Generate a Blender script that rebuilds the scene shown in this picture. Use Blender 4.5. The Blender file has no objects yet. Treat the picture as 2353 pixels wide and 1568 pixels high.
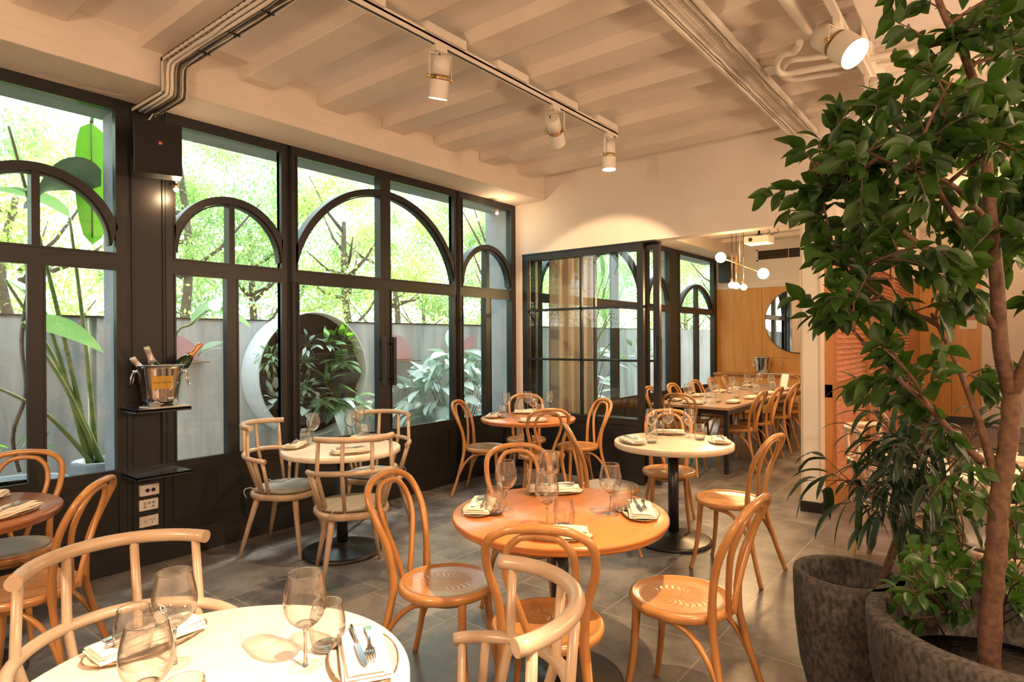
import bpy, bmesh, math, random
from mathutils import Vector, Matrix, Quaternion
C = bpy.context.scene.collection
scene = bpy.context.scene
PI = math.pi
random.seed(7)

# ------------------------------------------------------------------ camera
FPX, CU, CV, EYE = 1413.33, 1176.5, 784.0, 1.48
YAW, ROLL, PITCH = 0.6728, -0.0061, -0.0015
_c, _s = math.cos(YAW), math.sin(YAW)
_cr, _sr = math.cos(ROLL), math.sin(ROLL)
_cp, _sp = math.cos(PITCH), math.sin(PITCH)
cd = bpy.data.cameras.new('camera')
cam = bpy.data.objects.new('camera', cd); C.objects.link(cam)
cd.sensor_width = 36.0; cd.lens = FPX / 2353.0 * 36.0
cd.clip_start = 0.05; cd.clip_end = 200
F = Vector((_c*_cp, _s*_cp, _sp)); R0 = Vector((_s, -_c, 0)); U0 = Vector((-_sp*_c, -_sp*_s, _cp))
RR = _cr*R0 + _sr*U0; UU = -_sr*R0 + _cr*U0
m = Matrix.Identity(4)
for i in range(3):
    m[i][0] = RR[i]; m[i][1] = UU[i]; m[i][2] = -F[i]
m[2][3] = EYE
cam.matrix_world = m
scene.camera = cam

# ------------------------------------------------------------------ world, sun, exposure
w = bpy.data.worlds.new('world'); scene.world = w; w.use_nodes = True
nt = w.node_tree; nt.nodes.clear()
out = nt.nodes.new('ShaderNodeOutputWorld'); bg = nt.nodes.new('ShaderNodeBackground')
tc = nt.nodes.new('ShaderNodeTexCoord'); sx = nt.nodes.new('ShaderNodeSeparateXYZ')
cr = nt.nodes.new('ShaderNodeValToRGB')
cr.color_ramp.elements[0].position = 0.42; cr.color_ramp.elements[0].color = (.36, .40, .30, 1)
cr.color_ramp.elements[1].position = 0.62; cr.color_ramp.elements[1].color = (.80, .92, 1.0, 1)
e = cr.color_ramp.elements.new(0.5); e.color = (.95, .97, .90, 1)
mp = nt.nodes.new('ShaderNodeMath'); mp.operation = 'MULTIPLY_ADD'; mp.inputs[1].default_value = .5; mp.inputs[2].default_value = .5
nt.links.new(tc.outputs['Generated'], sx.inputs[0]); nt.links.new(sx.outputs[2], mp.inputs[0])
nt.links.new(mp.outputs[0], cr.inputs[0]); nt.links.new(cr.outputs[0], bg.inputs[0])
bg.inputs[1].default_value = 4.5
nt.links.new(bg.outputs[0], out.inputs[0])

sun = bpy.data.lights.new('sun', 'SUN'); sun.energy = 6.0; sun.angle = math.radians(5.0); sun.color = (1, .93, .78)
so = bpy.data.objects.new('sun', sun); C.objects.link(so)
so.rotation_euler = Vector((-.72, -.30, -.68)).to_track_quat('-Z', 'Y').to_euler()   # light comes from beyond the garden wall

scene.view_settings.view_transform = 'Standard'
scene.view_settings.look = 'None'
scene.view_settings.exposure = 0.0
scene.view_settings.gamma = 1.0
scene.view_settings.use_curve_mapping = False
cy = scene.cycles
cy.use_denoising = True
try: cy.denoiser = 'OPENIMAGEDENOISE'
except Exception: pass
cy.use_adaptive_sampling = True; cy.adaptive_threshold = 0.03
cy.max_bounces = 7; cy.diffuse_bounces = 4; cy.glossy_bounces = 3; cy.transmission_bounces = 5; cy.transparent_max_bounces = 14
cy.caustics_reflective = False; cy.caustics_refractive = False
cy.sample_clamp_indirect = 6.0

WARM = (1.0, .66, .36)
WARM2 = (1.0, .67, .42)

# ------------------------------------------------------------------ pixel rays (2353 x 1568 frame) to points in the room
def ray(u, v):
    a = (u-CU)/FPX; b = (CV-v)/FPX
    a, b = _cr*a-_sr*b, _sr*a+_cr*b
    ww = _cp-_sp*b; z = _sp+_cp*b
    return Vector((_c*ww+_s*a, _s*ww-_c*a, z))
def onz(u, v, z=0.0):
    d = ray(u, v); t = (z-EYE)/d.z; return Vector((d.x*t, d.y*t, z))
def ony(u, v, Y):
    d = ray(u, v); t = Y/d.y; return Vector((d.x*t, Y, EYE+d.z*t))
def onx(u, v, X):
    d = ray(u, v); t = X/d.x; return Vector((X, d.y*t, EYE+d.z*t))
def at(u, v, w_):
    d = ray(u, v); return Vector((d.x*w_, d.y*w_, EYE+d.z*w_))

# ------------------------------------------------------------------ mesh helper
class MB:
    def __init__(s): s.v = []; s.f = []; s.sm = []; s.mi = []
    def _add(s, vs, fs, smooth=False, mi=0):
        o = len(s.v); s.v += [tuple(p) for p in vs]
        for f in fs:
            s.f.append([o+i for i in f]); s.sm.append(smooth); s.mi.append(mi)
        return s
    def box(s, x0, y0, z0, x1, y1, z1, mi=0):
        vs = [(x0,y0,z0),(x1,y0,z0),(x1,y1,z0),(x0,y1,z0),(x0,y0,z1),(x1,y0,z1),(x1,y1,z1),(x0,y1,z1)]
        return s._add(vs, [(0,3,2,1),(4,5,6,7),(0,1,5,4),(1,2,6,5),(2,3,7,6),(3,0,4,7)], mi=mi)
    def bbox(s, x0, y0, z0, x1, y1, z1, b=.004, mi=0):
        "box with bevelled edges"
        bm = bmesh.new(); bmesh.ops.create_cube(bm, size=1)
        for v in bm.verts:
            v.co = Vector(((x0+x1)/2+v.co.x*(x1-x0), (y0+y1)/2+v.co.y*(y1-y0), (z0+z1)/2+v.co.z*(z1-z0)))
        bmesh.ops.bevel(bm, geom=list(bm.edges), offset=b, segments=2, affect='EDGES', profile=.5)
        bm.verts.index_update()
        vs = [v.co.copy() for v in bm.verts]; fs = [[v.index for v in f.verts] for f in bm.faces]
        bm.free(); return s._add(vs, fs, mi=mi)
    def obox(s, c, ax, ay, az, hx, hy, hz, mi=0):
        "oriented box: centre, unit axes, half sizes"
        c = Vector(c); ax = Vector(ax); ay = Vector(ay); az = Vector(az); vs = []
        for k in (-1, 1):
            for (i, j) in ((-1,-1),(1,-1),(1,1),(-1,1)): vs.append(c+ax*hx*i+ay*hy*j+az*hz*k)
        return s._add(vs, [(0,3,2,1),(4,5,6,7),(0,1,5,4),(1,2,6,5),(2,3,7,6),(3,0,4,7)], mi=mi)
    def tube(s, pts, r, seg=10, closed=False, cap=True, mi=0, flat=1.0, smooth=True):
        pts = [Vector(p) for p in pts]; n = len(pts)
        rs = r if isinstance(r, (list, tuple)) else [r]*n
        tang = []
        for i in range(n):
            a = pts[(i-1) % n] if (closed or i > 0) else pts[i]
            b = pts[(i+1) % n] if (closed or i < n-1) else pts[i]
            t = (b-a); tang.append(t.normalized() if t.length > 1e-9 else Vector((0,0,1)))
        up = Vector((0,0,1)) if abs(tang[0].z) < .9 else Vector((1,0,0))
        nrm = (up - tang[0]*up.dot(tang[0])).normalized()
        vs = []; ring = []
        for i in range(n):
            if i > 0:
                nrm = nrm - tang[i]*nrm.dot(tang[i])
                nrm = nrm.normalized() if nrm.length > 1e-6 else tang[i].orthogonal().normalized()
            bn = tang[i].cross(nrm)
            for k in range(seg):
                an = 2*PI*k/seg
                vs.append(pts[i] + nrm*math.cos(an)*rs[i] + bn*math.sin(an)*rs[i]*flat)
        fs = []
        m_ = n if closed else n-1
        for i in range(m_):
            j = (i+1) % n
            for k in range(seg):
                k2 = (k+1) % seg
                fs.append((i*seg+k, i*seg+k2, j*seg+k2, j*seg+k))
        o = len(s.v); s._add(vs, fs, smooth, mi)
        if cap and not closed:
            s.f.append([o+k for k in range(seg)][::-1]); s.sm.append(False); s.mi.append(mi)
            s.f.append([o+(n-1)*seg+k for k in range(seg)]); s.sm.append(False); s.mi.append(mi)
        return s
    def lathe(s, prof, seg=32, c=(0,0,0), mi=0, smooth=True, sx=1, sy=1):
        "profile list of (r, z)"
        vs = []; fs = []; n = len(prof)
        for (r, z) in prof:
            for k in range(seg):
                a = 2*PI*k/seg; vs.append((c[0]+r*math.cos(a)*sx, c[1]+r*math.sin(a)*sy, c[2]+z))
        for i in range(n-1):
            for k in range(seg):
                k2 = (k+1) % seg; fs.append((i*seg+k, i*seg+k2, (i+1)*seg+k2, (i+1)*seg+k))
        o = len(s.v); s._add(vs, fs, smooth, mi)
        if prof[0][0] > 1e-5: s.f.append([o+k for k in range(seg)][::-1]); s.sm.append(False); s.mi.append(mi)
        if prof[-1][0] > 1e-5: s.f.append([o+(n-1)*seg+k for k in range(seg)]); s.sm.append(False); s.mi.append(mi)
        return s
    def prism(s, outline, z0, z1, mi=0, axis='z'):
        "extruded 2D outline; axis z: (x,y); axis y: (x,z); axis x: (y,z)"
        n = len(outline)
        def P(p, h):
            return (p[0], p[1], h) if axis == 'z' else ((p[0], h, p[1]) if axis == 'y' else (h, p[0], p[1]))
        vs = [P(p, z0) for p in outline]+[P(p, z1) for p in outline]
        fs = [list(range(n))[::-1], list(range(n, 2*n))]+[(i, (i+1) % n, n+(i+1) % n, n+i) for i in range(n)]
        return s._add(vs, fs, mi=mi)
    def grid(s, fn, nu, nv, mi=0, smooth=True):
        vs = [fn(i/(nu-1), j/(nv-1)) for i in range(nu) for j in range(nv)]
        fs = [(i*nv+j, (i+1)*nv+j, (i+1)*nv+j+1, i*nv+j+1) for i in range(nu-1) for j in range(nv-1)]
        return s._add(vs, fs, smooth, mi)
    def build(s, name, mat, parent=None, fix=True):
        me = bpy.data.meshes.new(name); me.from_pydata(s.v, [], s.f)
        for p, sm_, mi_ in zip(me.polygons, s.sm, s.mi): p.use_smooth = sm_; p.material_index = mi_
        if fix:
            bm = bmesh.new(); bm.from_mesh(me); bmesh.ops.recalc_face_normals(bm, faces=bm.faces); bm.to_mesh(me); bm.free()
        me.update()
        for mm in (mat if isinstance(mat, (list, tuple)) else [mat]): me.materials.append(mm)
        o = bpy.data.objects.new(name, me); C.objects.link(o)
        if parent is not None: o.parent = parent
        return o

def tag(o, label, cat, group=None, kind=None):
    if label: o['label'] = label
    if cat: o['category'] = cat
    if group: o['group'] = group
    if kind: o['kind'] = kind
    return o
def thing(name, label, cat, loc=(0,0,0), rz=0, group=None):
    o = bpy.data.objects.new(name, None); C.objects.link(o); o.empty_display_size = .05
    o.location = loc; o.rotation_euler = (0, 0, rz)
    return tag(o, label, cat, group)
def struct(name, mb, mat, parent=None):
    o = mb.build(name, mat, parent)
    if parent is None: o['kind'] = 'structure'
    return o
KIDS = {}
def kids(o): return [c for c in bpy.data.objects if c.parent == o]
def dup(root, loc, rz, label, group=None, cat=None):
    "a copy of a thing with copies of its parts and sub-parts, sharing mesh data"
    r = root.copy(); C.objects.link(r); r.location = loc; r.rotation_euler = (0, 0, rz)
    r['label'] = label
    if group: r['group'] = group
    if root.name not in KIDS: KIDS[root.name] = [(ch, kids(ch)) for ch in kids(root)]
    for ch, gs in KIDS[root.name]:
        c = ch.copy(); C.objects.link(c); c.parent = r
        for g in gs:
            d = g.copy(); C.objects.link(d); d.parent = c
    return r
class Proto:
    "first placement moves the prototype itself, later ones copy it"
    def __init__(s, root): s.root = root; s.used = False
    def put(s, loc, rz, label, group=None):
        if not s.used:
            s.used = True; KIDS[s.root.name] = [(ch, kids(ch)) for ch in kids(s.root)]
            s.root.location = loc; s.root.rotation_euler = (0, 0, rz); s.root['label'] = label
            if group: s.root['group'] = group
            return s.root
        return dup(s.root, loc, rz, label, group)

# ------------------------------------------------------------------ materials
MATS = {}
def mat(name, col, rough=.5, metal=0, bump=None, noise=None, spec=None, coat=0, trans=None):
    """bump=(scale, strength[, detail]); noise=(scale, colour2, [stretch])"""
    if name in MATS: return MATS[name]
    M = bpy.data.materials.new(name); M.use_nodes = True; MATS[name] = M
    n = M.node_tree.nodes; L = M.node_tree.links; b = n['Principled BSDF']
    b.inputs['Base Color'].default_value = (*col, 1); b.inputs['Roughness'].default_value = rough; b.inputs['Metallic'].default_value = metal
    if spec is not None: b.inputs['Specular IOR Level'].default_value = spec
    if coat: b.inputs['Coat Weight'].default_value = coat; b.inputs['Coat Roughness'].default_value = .15
    t = n.new('ShaderNodeTexCoord')
    if noise:
        sc, c2 = noise[0], noise[1]; st = noise[2] if len(noise) > 2 else (1, 1, 1)
        mpn = n.new('ShaderNodeMapping'); mpn.inputs['Scale'].default_value = st
        nz = n.new('ShaderNodeTexNoise'); nz.inputs['Scale'].default_value = sc; nz.inputs['Detail'].default_value = 6
        r = n.new('ShaderNodeValToRGB'); r.color_ramp.elements[0].position = .35; r.color_ramp.elements[1].position = .65
        r.color_ramp.elements[0].color = (*col, 1); r.color_ramp.elements[1].color = (*c2, 1)
        L.new(t.outputs['Object'], mpn.inputs[0]); L.new(mpn.outputs[0], nz.inputs['Vector']); L.new(nz.outputs[0], r.inputs[0]); L.new(r.outputs[0], b.inputs['Base Color'])
    if bump:
        nb = n.new('ShaderNodeTexNoise'); nb.inputs['Scale'].default_value = bump[0]; nb.inputs['Detail'].default_value = 5
        bp = n.new('ShaderNodeBump'); bp.inputs['Strength'].default_value = bump[1]; bp.inputs['Distance'].default_value = bump[2] if len(bump) > 2 else .01
        L.new(t.outputs['Object'], nb.inputs['Vector']); L.new(nb.outputs[0], bp.inputs['Height']); L.new(bp.outputs[0], b.inputs['Normal'])
    return M
def wood(name, c1, c2, rough=.35, axis=(1, 1, .12), scale=18, vary=.0, coat=.3):
    M = bpy.data.materials.new(name); M.use_nodes = True; MATS[name] = M
    n = M.node_tree.nodes; L = M.node_tree.links; b = n['Principled BSDF']
    t = n.new('ShaderNodeTexCoord'); mp_ = n.new('ShaderNodeMapping'); mp_.inputs['Scale'].default_value = axis
    nz = n.new('ShaderNodeTexNoise'); nz.inputs['Scale'].default_value = scale; nz.inputs['Detail'].default_value = 8; nz.inputs['Distortion'].default_value = .6
    r = n.new('ShaderNodeValToRGB'); r.color_ramp.elements[0].color = (*c1, 1); r.color_ramp.elements[1].color = (*c2, 1)
    r.color_ramp.elements[0].position = .3; r.color_ramp.elements[1].position = .7
    L.new(t.outputs['Object'], mp_.inputs[0]); L.new(mp_.outputs[0], nz.inputs['Vector']); L.new(nz.outputs[0], r.inputs[0])
    if vary:
        oi = n.new('ShaderNodeObjectInfo'); hs = n.new('ShaderNodeHueSaturation'); ma = n.new('ShaderNodeMapRange')
        ma.inputs['To Min'].default_value = 1-vary; ma.inputs['To Max'].default_value = 1+vary
        L.new(oi.outputs['Random'], ma.inputs[0]); L.new(ma.outputs[0], hs.inputs['Value']); L.new(r.outputs[0], hs.inputs['Color']); L.new(hs.outputs[0], b.inputs['Base Color'])
    else: L.new(r.outputs[0], b.inputs['Base Color'])
    b.inputs['Roughness'].default_value = rough
    b.inputs['Coat Weight'].default_value = coat; b.inputs['Coat Roughness'].default_value = .2
    return M
def emis(name, col, st):
    M = bpy.data.materials.new(name); M.use_nodes = True; b = M.node_tree.nodes['Principled BSDF']
    b.inputs['Base Color'].default_value = (*col, 1); b.inputs['Emission Color'].default_value = (*col, 1); b.inputs['Emission Strength'].default_value = st
    return M
def glassy(name, tint, k=.9, rough=0.0, edge=.04, ior=5.0):
    "clear thin sheet: see-through with a Fresnel reflection"
    M = bpy.data.materials.new(name); M.use_nodes = True; n = M.node_tree.nodes; L = M.node_tree.links; n.clear()
    o = n.new('ShaderNodeOutputMaterial'); tr = n.new('ShaderNodeBsdfTransparent'); gl = n.new('ShaderNodeBsdfGlossy'); mx = n.new('ShaderNodeMixShader')
    lw = n.new('ShaderNodeLayerWeight'); lw.inputs[0].default_value = .5
    pw = n.new('ShaderNodeMath'); pw.operation = 'POWER'; pw.inputs[1].default_value = ior
    mu = n.new('ShaderNodeMath'); mu.operation = 'MULTIPLY_ADD'; mu.inputs[1].default_value = k; mu.inputs[2].default_value = edge; mu.use_clamp = True
    tr.inputs[0].default_value = (*tint, 1); gl.inputs['Roughness'].default_value = rough; gl.inputs[0].default_value = (1, 1, 1, 1)
    L.new(lw.outputs['Facing'], pw.inputs[0]); L.new(pw.outputs[0], mu.inputs[0]); L.new(mu.outputs[0], mx.inputs[0]); L.new(tr.outputs[0], mx.inputs[1]); L.new(gl.outputs[0], mx.inputs[2]); L.new(mx.outputs[0], o.inputs[0])
    return M
def leafmat(name, c1, c2, tcol, tw=.5, rough=.4, scale=3.0, bright=None):
    M = bpy.data.materials.new(name); M.use_nodes = True; n = M.node_tree.nodes; L = M.node_tree.links
    b = n['Principled BSDF']; o = n['Material Output']; b.inputs['Roughness'].default_value = rough
    t = n.new('ShaderNodeTexCoord'); nz = n.new('ShaderNodeTexNoise'); nz.inputs['Scale'].default_value = scale
    r = n.new('ShaderNodeValToRGB'); r.color_ramp.elements[0].color = (*c1, 1); r.color_ramp.elements[1].color = (*c2, 1)
    r.color_ramp.elements[0].position = .35; r.color_ramp.elements[1].position = .65
    L.new(t.outputs['Object'], nz.inputs['Vector']); L.new(nz.outputs[0], r.inputs[0]); L.new(r.outputs[0], b.inputs['Base Color'])
    tl = n.new('ShaderNodeBsdfTranslucent'); tl.inputs[0].default_value = (*tcol, 1); mx = n.new('ShaderNodeMixShader'); mx.inputs[0].default_value = tw
    L.new(b.outputs[0], mx.inputs[1]); L.new(tl.outputs[0], mx.inputs[2]); L.new(mx.outputs[0], o.inputs[0])
    return M

M_plaster = mat('cream_plaster', (.80, .72, .66), .55, bump=(14, .12, .02), noise=(3, (.82, .75, .69)))
M_ceil = mat('painted_concrete', (.80, .71, .62), .7, bump=(60, .35, .006), noise=(2.2, (.76, .67, .58)))
M_slab = mat('ceiling_slab_paint', (.86, .78, .72), .7, bump=(6, .1, .01))
M_black = mat('black_steel_paint', (.013, .012, .012), .36, noise=(4, (.019, .017, .016)), bump=(120, .04, .002))
M_black2 = mat('black_metal', (.02, .02, .022), .3)
M_blackpanel = mat('black_panel', (.012, .011, .010), .42, noise=(2, (.018, .016, .014)))
M_concrete = mat('board_concrete', (.36, .37, .365), .85, noise=(3.6, (.62, .63, .61), (1.5, 1, .25)), bump=(18, .4, .01))
M_extwall = mat('blue_grey_render', (.24, .28, .31), .7, noise=(4, (.30, .34, .37)))
M_soil = mat('potting_soil', (.03, .018, .010), .95, bump=(60, 1, .02), noise=(40, (.08, .05, .03)))
M_steel = mat('polished_steel', (.80, .78, .75), .08, 1.0)
M_cutlery = mat('cutlery_steel', (.62, .61, .60), .16, 1.0)
M_brass = mat('brass', (.85, .60, .30), .25, 1.0)
M_white = mat('white_enamel', (.78, .72, .64), .45)
M_linen = mat('cream_linen', (.82, .75, .64), .85, bump=(300, .25, .002))
M_plate = mat('stoneware_glaze', (.60, .50, .36), .35, noise=(60, (.74, .66, .52)))
M_platerim = mat('stoneware_rim', (.10, .06, .035), .5, noise=(50, (.32, .20, .10)))
M_orange = wood('orange_stained_wood', (.58, .20, .055), (.70, .27, .08), .28, (.25, 2.2, 1), 7, coat=.5)
M_brown = wood('brown_stained_wood', (.30, .11, .04), (.40, .15, .06), .28, (.25, 2.2, 1), 7, coat=.5)
M_pale = mat('pale_limed_top', (.80, .68, .52), .38, noise=(26, (.86, .76, .62)), coat=.2)
M_terrazzo = mat('cream_terrazzo', (.78, .67, .50), .3, noise=(90, (.70, .57, .40)), coat=.3)
M_bent = wood('honey_bentwood', (.42, .185, .055), (.56, .27, .085), .27, (1, 1, .3), 14, vary=.10, coat=.5)
M_ash = wood('pale_ash_wood', (.45, .32, .205), (.55, .40, .27), .32, (1, 1, .3), 12, vary=.05, coat=.3)
M_oakpanel = wood('oak_veneer_panel', (.56, .25, .05), (.70, .345, .085), .4, (3, 3, .22), 5, coat=.15)
M_oak = wood('oak_frame', (.38, .15, .035), (.50, .21, .055), .4, (2, 2, .3), 6, coat=.15)
M_terra = mat('terracotta', (.56, .24, .12), .8, noise=(10, (.68, .34, .20)))
M_felt = mat('grey_green_felt', (.30, .29, .25), .95, bump=(250, .5, .003), noise=(30, (.36, .35, .30)))
M_vinyl = mat('grey_vinyl', (.30, .28, .23), .5, noise=(12, (.34, .32, .27)))
M_pot = mat('weathered_clay_pot', (.034, .029, .025), .85, noise=(60, (.115, .10, .087), (1, 1, .6)), bump=(40, .7, .008))
M_greypot = mat('grey_blue_pot', (.30, .36, .42), .6)
M_curtain = mat('taupe_curtain', (.40, .35, .32), .9, bump=(200, .2, .002))
M_galv = mat('galvanised_ring', (.86, .89, .89), .5, .05, noise=(6, (.78, .81, .81)), bump=(20, .1, .004))
M_pink = mat('pink_wall_paint', (.62, .36, .38), .8)
M_bark = mat('brown_bark', (.085, .040, .022), .75, noise=(50, (.15, .08, .045)), bump=(60, .5, .004))
M_barkout = mat('garden_bark', (.17, .13, .10), .9, noise=(20, (.10, .075, .06)))
M_emit = emis('lamp_lens', (1.0, .78, .48), 40)
M_emit_soft = emis('globe_bulb', (1.0, .80, .50), 22)
M_pane = glassy('window_glass', (.96, .985, .975), k=.8, edge=.03)
M_solid = bpy.data.materials.new('solid_glass'); M_solid.use_nodes = True
_b = M_solid.node_tree.nodes['Principled BSDF']; _b.inputs['Base Color'].default_value = (1, 1, 1, 1); _b.inputs['Roughness'].default_value = 0; _b.inputs['Transmission Weight'].default_value = 1; _b.inputs['IOR'].default_value = 1.5
M_foot = glassy('glass_foot', (.99, .985, .975), k=.6, edge=.015, ior=3.0)
M_thin = glassy('drinking_glass', (.985, .98, .97), k=1.0, edge=.06, ior=2.0)
M_mirror = mat('mirror_silver', (.92, .92, .92), .01, 1.0)
M_leafI = leafmat('ficus_leaf', (.012, .036, .006), (.032, .080, .012), (.08, .20, .015), .28, .44, 6)
M_leafD = leafmat('dark_narrow_leaf', (.014, .035, .016), (.03, .06, .028), (.05, .11, .03), .2, .35, 6)
M_leafS = leafmat('sapling_leaf', (.028, .085, .012), (.05, .13, .022), (.12, .28, .03), .3, .38, 8)
M_leafO = [leafmat('garden_leaf_light', (.22, .36, .14), (.38, .50, .24), (.55, .78, .28), .6, .5, 1.2),
           leafmat('garden_leaf_mid', (.16, .30, .13), (.30, .45, .24), (.48, .72, .32), .6, .5, 1.2),
           leafmat('garden_leaf_yellow', (.28, .38, .10), (.44, .50, .18), (.72, .85, .28), .65, .5, 1.2)]
M_banana = leafmat('banana_leaf', (.05, .17, .02), (.08, .23, .03), (.20, .52, .03), .55, .4, 2)
M_darkleaf = leafmat('dark_banana_leaf', (.04, .07, .055), (.09, .13, .11), (.10, .18, .08), .2, .3, 3)
M_strel = leafmat('strelitzia_leaf', (.10, .20, .09), (.20, .32, .18), (.30, .55, .18), .35, .35, 3)
M_silver = leafmat('silver_green_leaf', (.46, .58, .51), (.64, .74, .67), (.40, .62, .42), .22, .45, 4)
M_fern = leafmat('fern_leaf', (.24, .44, .24), (.44, .62, .42), (.42, .72, .30), .35, .45, 5)
M_stem = mat('green_stem', (.12, .20, .05), .5, noise=(9, (.22, .26, .08)))

def embossed():
    M = wood('embossed_seat_wood', (.44, .20, .06), (.58, .28, .09), .27, (.3, 1.6, 1), 9, vary=.08, coat=.5)
    n = M.node_tree.nodes; L = M.node_tree.links; b = n['Principled BSDF']
    t = n.new('ShaderNodeTexCoord'); sp = n.new('ShaderNodeSeparateXYZ'); L.new(t.outputs['Object'], sp.inputs[0])
    def mth(op, a=None, b_=None, va=None, vb=None):
        q = n.new('ShaderNodeMath'); q.operation = op
        if a is not None: L.new(a, q.inputs[0])
        if b_ is not None: L.new(b_, q.inputs[1])
        if va is not None: q.inputs[0].default_value = va
        if vb is not None: q.inputs[1].default_value = vb
        return q.outputs[0]
    x, y = sp.outputs[0], sp.outputs[1]
    rad = mth('SQRT', mth('ADD', mth('MULTIPLY', x, x), mth('MULTIPLY', y, y)))
    ang = mth('ARCTAN2', y, x)
    tw = mth('ADD', mth('MULTIPLY', ang, vb=22.0), mth('MULTIPLY', mth('SINE', mth('MULTIPLY', rad, vb=60.0)), vb=2.5))
    pet = mth('SINE', tw)
    inside = mth('LESS_THAN', rad, vb=.112)
    ring = mth('LESS_THAN', mth('ABSOLUTE', mth('SUBTRACT', rad, vb=.122)), vb=.0035)
    h = mth('ADD', mth('MULTIPLY', pet, inside), mth('MULTIPLY', ring, vb=1.4))
    bp = n.new('ShaderNodeBump'); bp.inputs['Strength'].default_value = .55; bp.inputs['Distance'].default_value = .0022
    L.new(h, bp.inputs['Height']); L.new(bp.outputs[0], b.inputs['Normal'])
    return M
M_seat = embossed()

def floormat():
    M = bpy.data.materials.new('floor_tiles'); M.use_nodes = True; n = M.node_tree.nodes; L = M.node_tree.links; b = n['Principled BSDF']
    t = n.new('ShaderNodeTexCoord'); sp = n.new('ShaderNodeSeparateXYZ'); L.new(t.outputs['Object'], sp.inputs[0])
    def mth(op, a=None, b_=None, va=None, vb=None):
        q = n.new('ShaderNodeMath'); q.operation = op
        if a is not None: L.new(a, q.inputs[0])
        if b_ is not None: L.new(b_, q.inputs[1])
        if va is not None: q.inputs[0].default_value = va
        if vb is not None: q.inputs[1].default_value = vb
        return q.outputs[0]
    def line(o, off, per):
        f_ = mth('FRACT', mth('DIVIDE', mth('ADD', o, vb=off), vb=per))
        d = mth('MINIMUM', f_, mth('SUBTRACT', None, f_, va=1.0))
        return mth('LESS_THAN', d, vb=.0028/per)
    row = mth('FLOOR', mth('DIVIDE', mth('ADD', sp.outputs[1], vb=-.5+12), vb=.6))
    shift = mth('MULTIPLY', mth('MODULO', row, vb=2.0), vb=.06)
    gx = line(mth('ADD', sp.outputs[0], shift), -.57+12, .6); gy = line(sp.outputs[1], -.5+12, .6)
    g = mth('MAXIMUM', gx, gy)
    nz = n.new('ShaderNodeTexNoise'); nz.inputs['Scale'].default_value = 3.4; nz.inputs['Detail'].default_value = 10; nz.inputs['Roughness'].default_value = .68
    L.new(t.outputs['Object'], nz.inputs['Vector'])
    wn = n.new('ShaderNodeTexWhiteNoise'); wn.noise_dimensions = '2D'
    cb = n.new('ShaderNodeCombineXYZ')
    L.new(mth('FLOOR', mth('DIVIDE', mth('ADD', mth('ADD', sp.outputs[0], shift), vb=-.57+12), vb=.6)), cb.inputs[0]); L.new(row, cb.inputs[1]); L.new(cb.outputs[0], wn.inputs['Vector'])
    v = mth('ADD', nz.outputs[0], mth('MULTIPLY', mth('SUBTRACT', wn.outputs[0], vb=.5), vb=.07))
    r = n.new('ShaderNodeValToRGB'); r.color_ramp.elements[0].position = .36; r.color_ramp.elements[1].position = .64
    r.color_ramp.elements[0].color = (.068, .065, .064, 1); r.color_ramp.elements[1].color = (.235, .218, .205, 1)
    L.new(v, r.inputs[0])
    mx = n.new('ShaderNodeMix'); mx.data_type = 'RGBA'; L.new(g, mx.inputs['Factor']); L.new(r.outputs[0], mx.inputs['A']); mx.inputs['B'].default_value = (.36, .31, .26, 1)
    L.new(mx.outputs['Result'], b.inputs['Base Color'])
    rr = n.new('ShaderNodeMapRange'); rr.inputs['To Min'].default_value = .26; rr.inputs['To Max'].default_value = .46
    L.new(nz.outputs[0], rr.inputs[0]); L.new(rr.outputs[0], b.inputs['Roughness'])
    bp = n.new('ShaderNodeBump'); bp.inputs['Strength'].default_value = .12; bp.inputs['Distance'].default_value = .004
    L.new(nz.outputs[0], bp.inputs['Height']); L.new(bp.outputs[0], b.inputs['Normal'])
    return M
M_floor = floormat()
# ================================================================== SETTING
YW, XF = 4.48, 5.67
ZH, ZS, ZR = 3.05, 3.335, 3.25        # window head, slab underside, rib underside
XL, XE, YR = -3.0, 13.05, -3.0
struct('floor', MB().box(XL, YR, -.06, XE, YW+.02, 0), M_floor)
struct('ceiling', MB().box(XL, YR, ZS, XE, YW+.3, ZS+.1), M_slab)
k = 0
for i in range(-6, 18):
    x = 2.112+.6115*i
    if x+.24 > 12.1 or (x < XF+.16 and x+.24 > XF+.01): continue
    o = struct('ceiling_beam', MB().bbox(x, 1.28 if x > XF else YR, ZR, x+.24, 4.03, ZS+.01, .006), M_ceil)
struct('ceiling_beam', MB().bbox(XL, 4.03, ZH, XF, 4.60, ZS+.01, .008).box(XL, 4.026, 3.135, XF, 4.032, 3.14), M_ceil)
struct('ceiling_beam', MB().bbox(XF+.15, 4.03, ZH, 12.15, 4.60, ZS+.01, .008), M_ceil)
struct('ceiling_bulkhead', MB().bbox(XL, YR, 3.10, 3.86, .56, ZS+.01, .008), M_slab)

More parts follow.
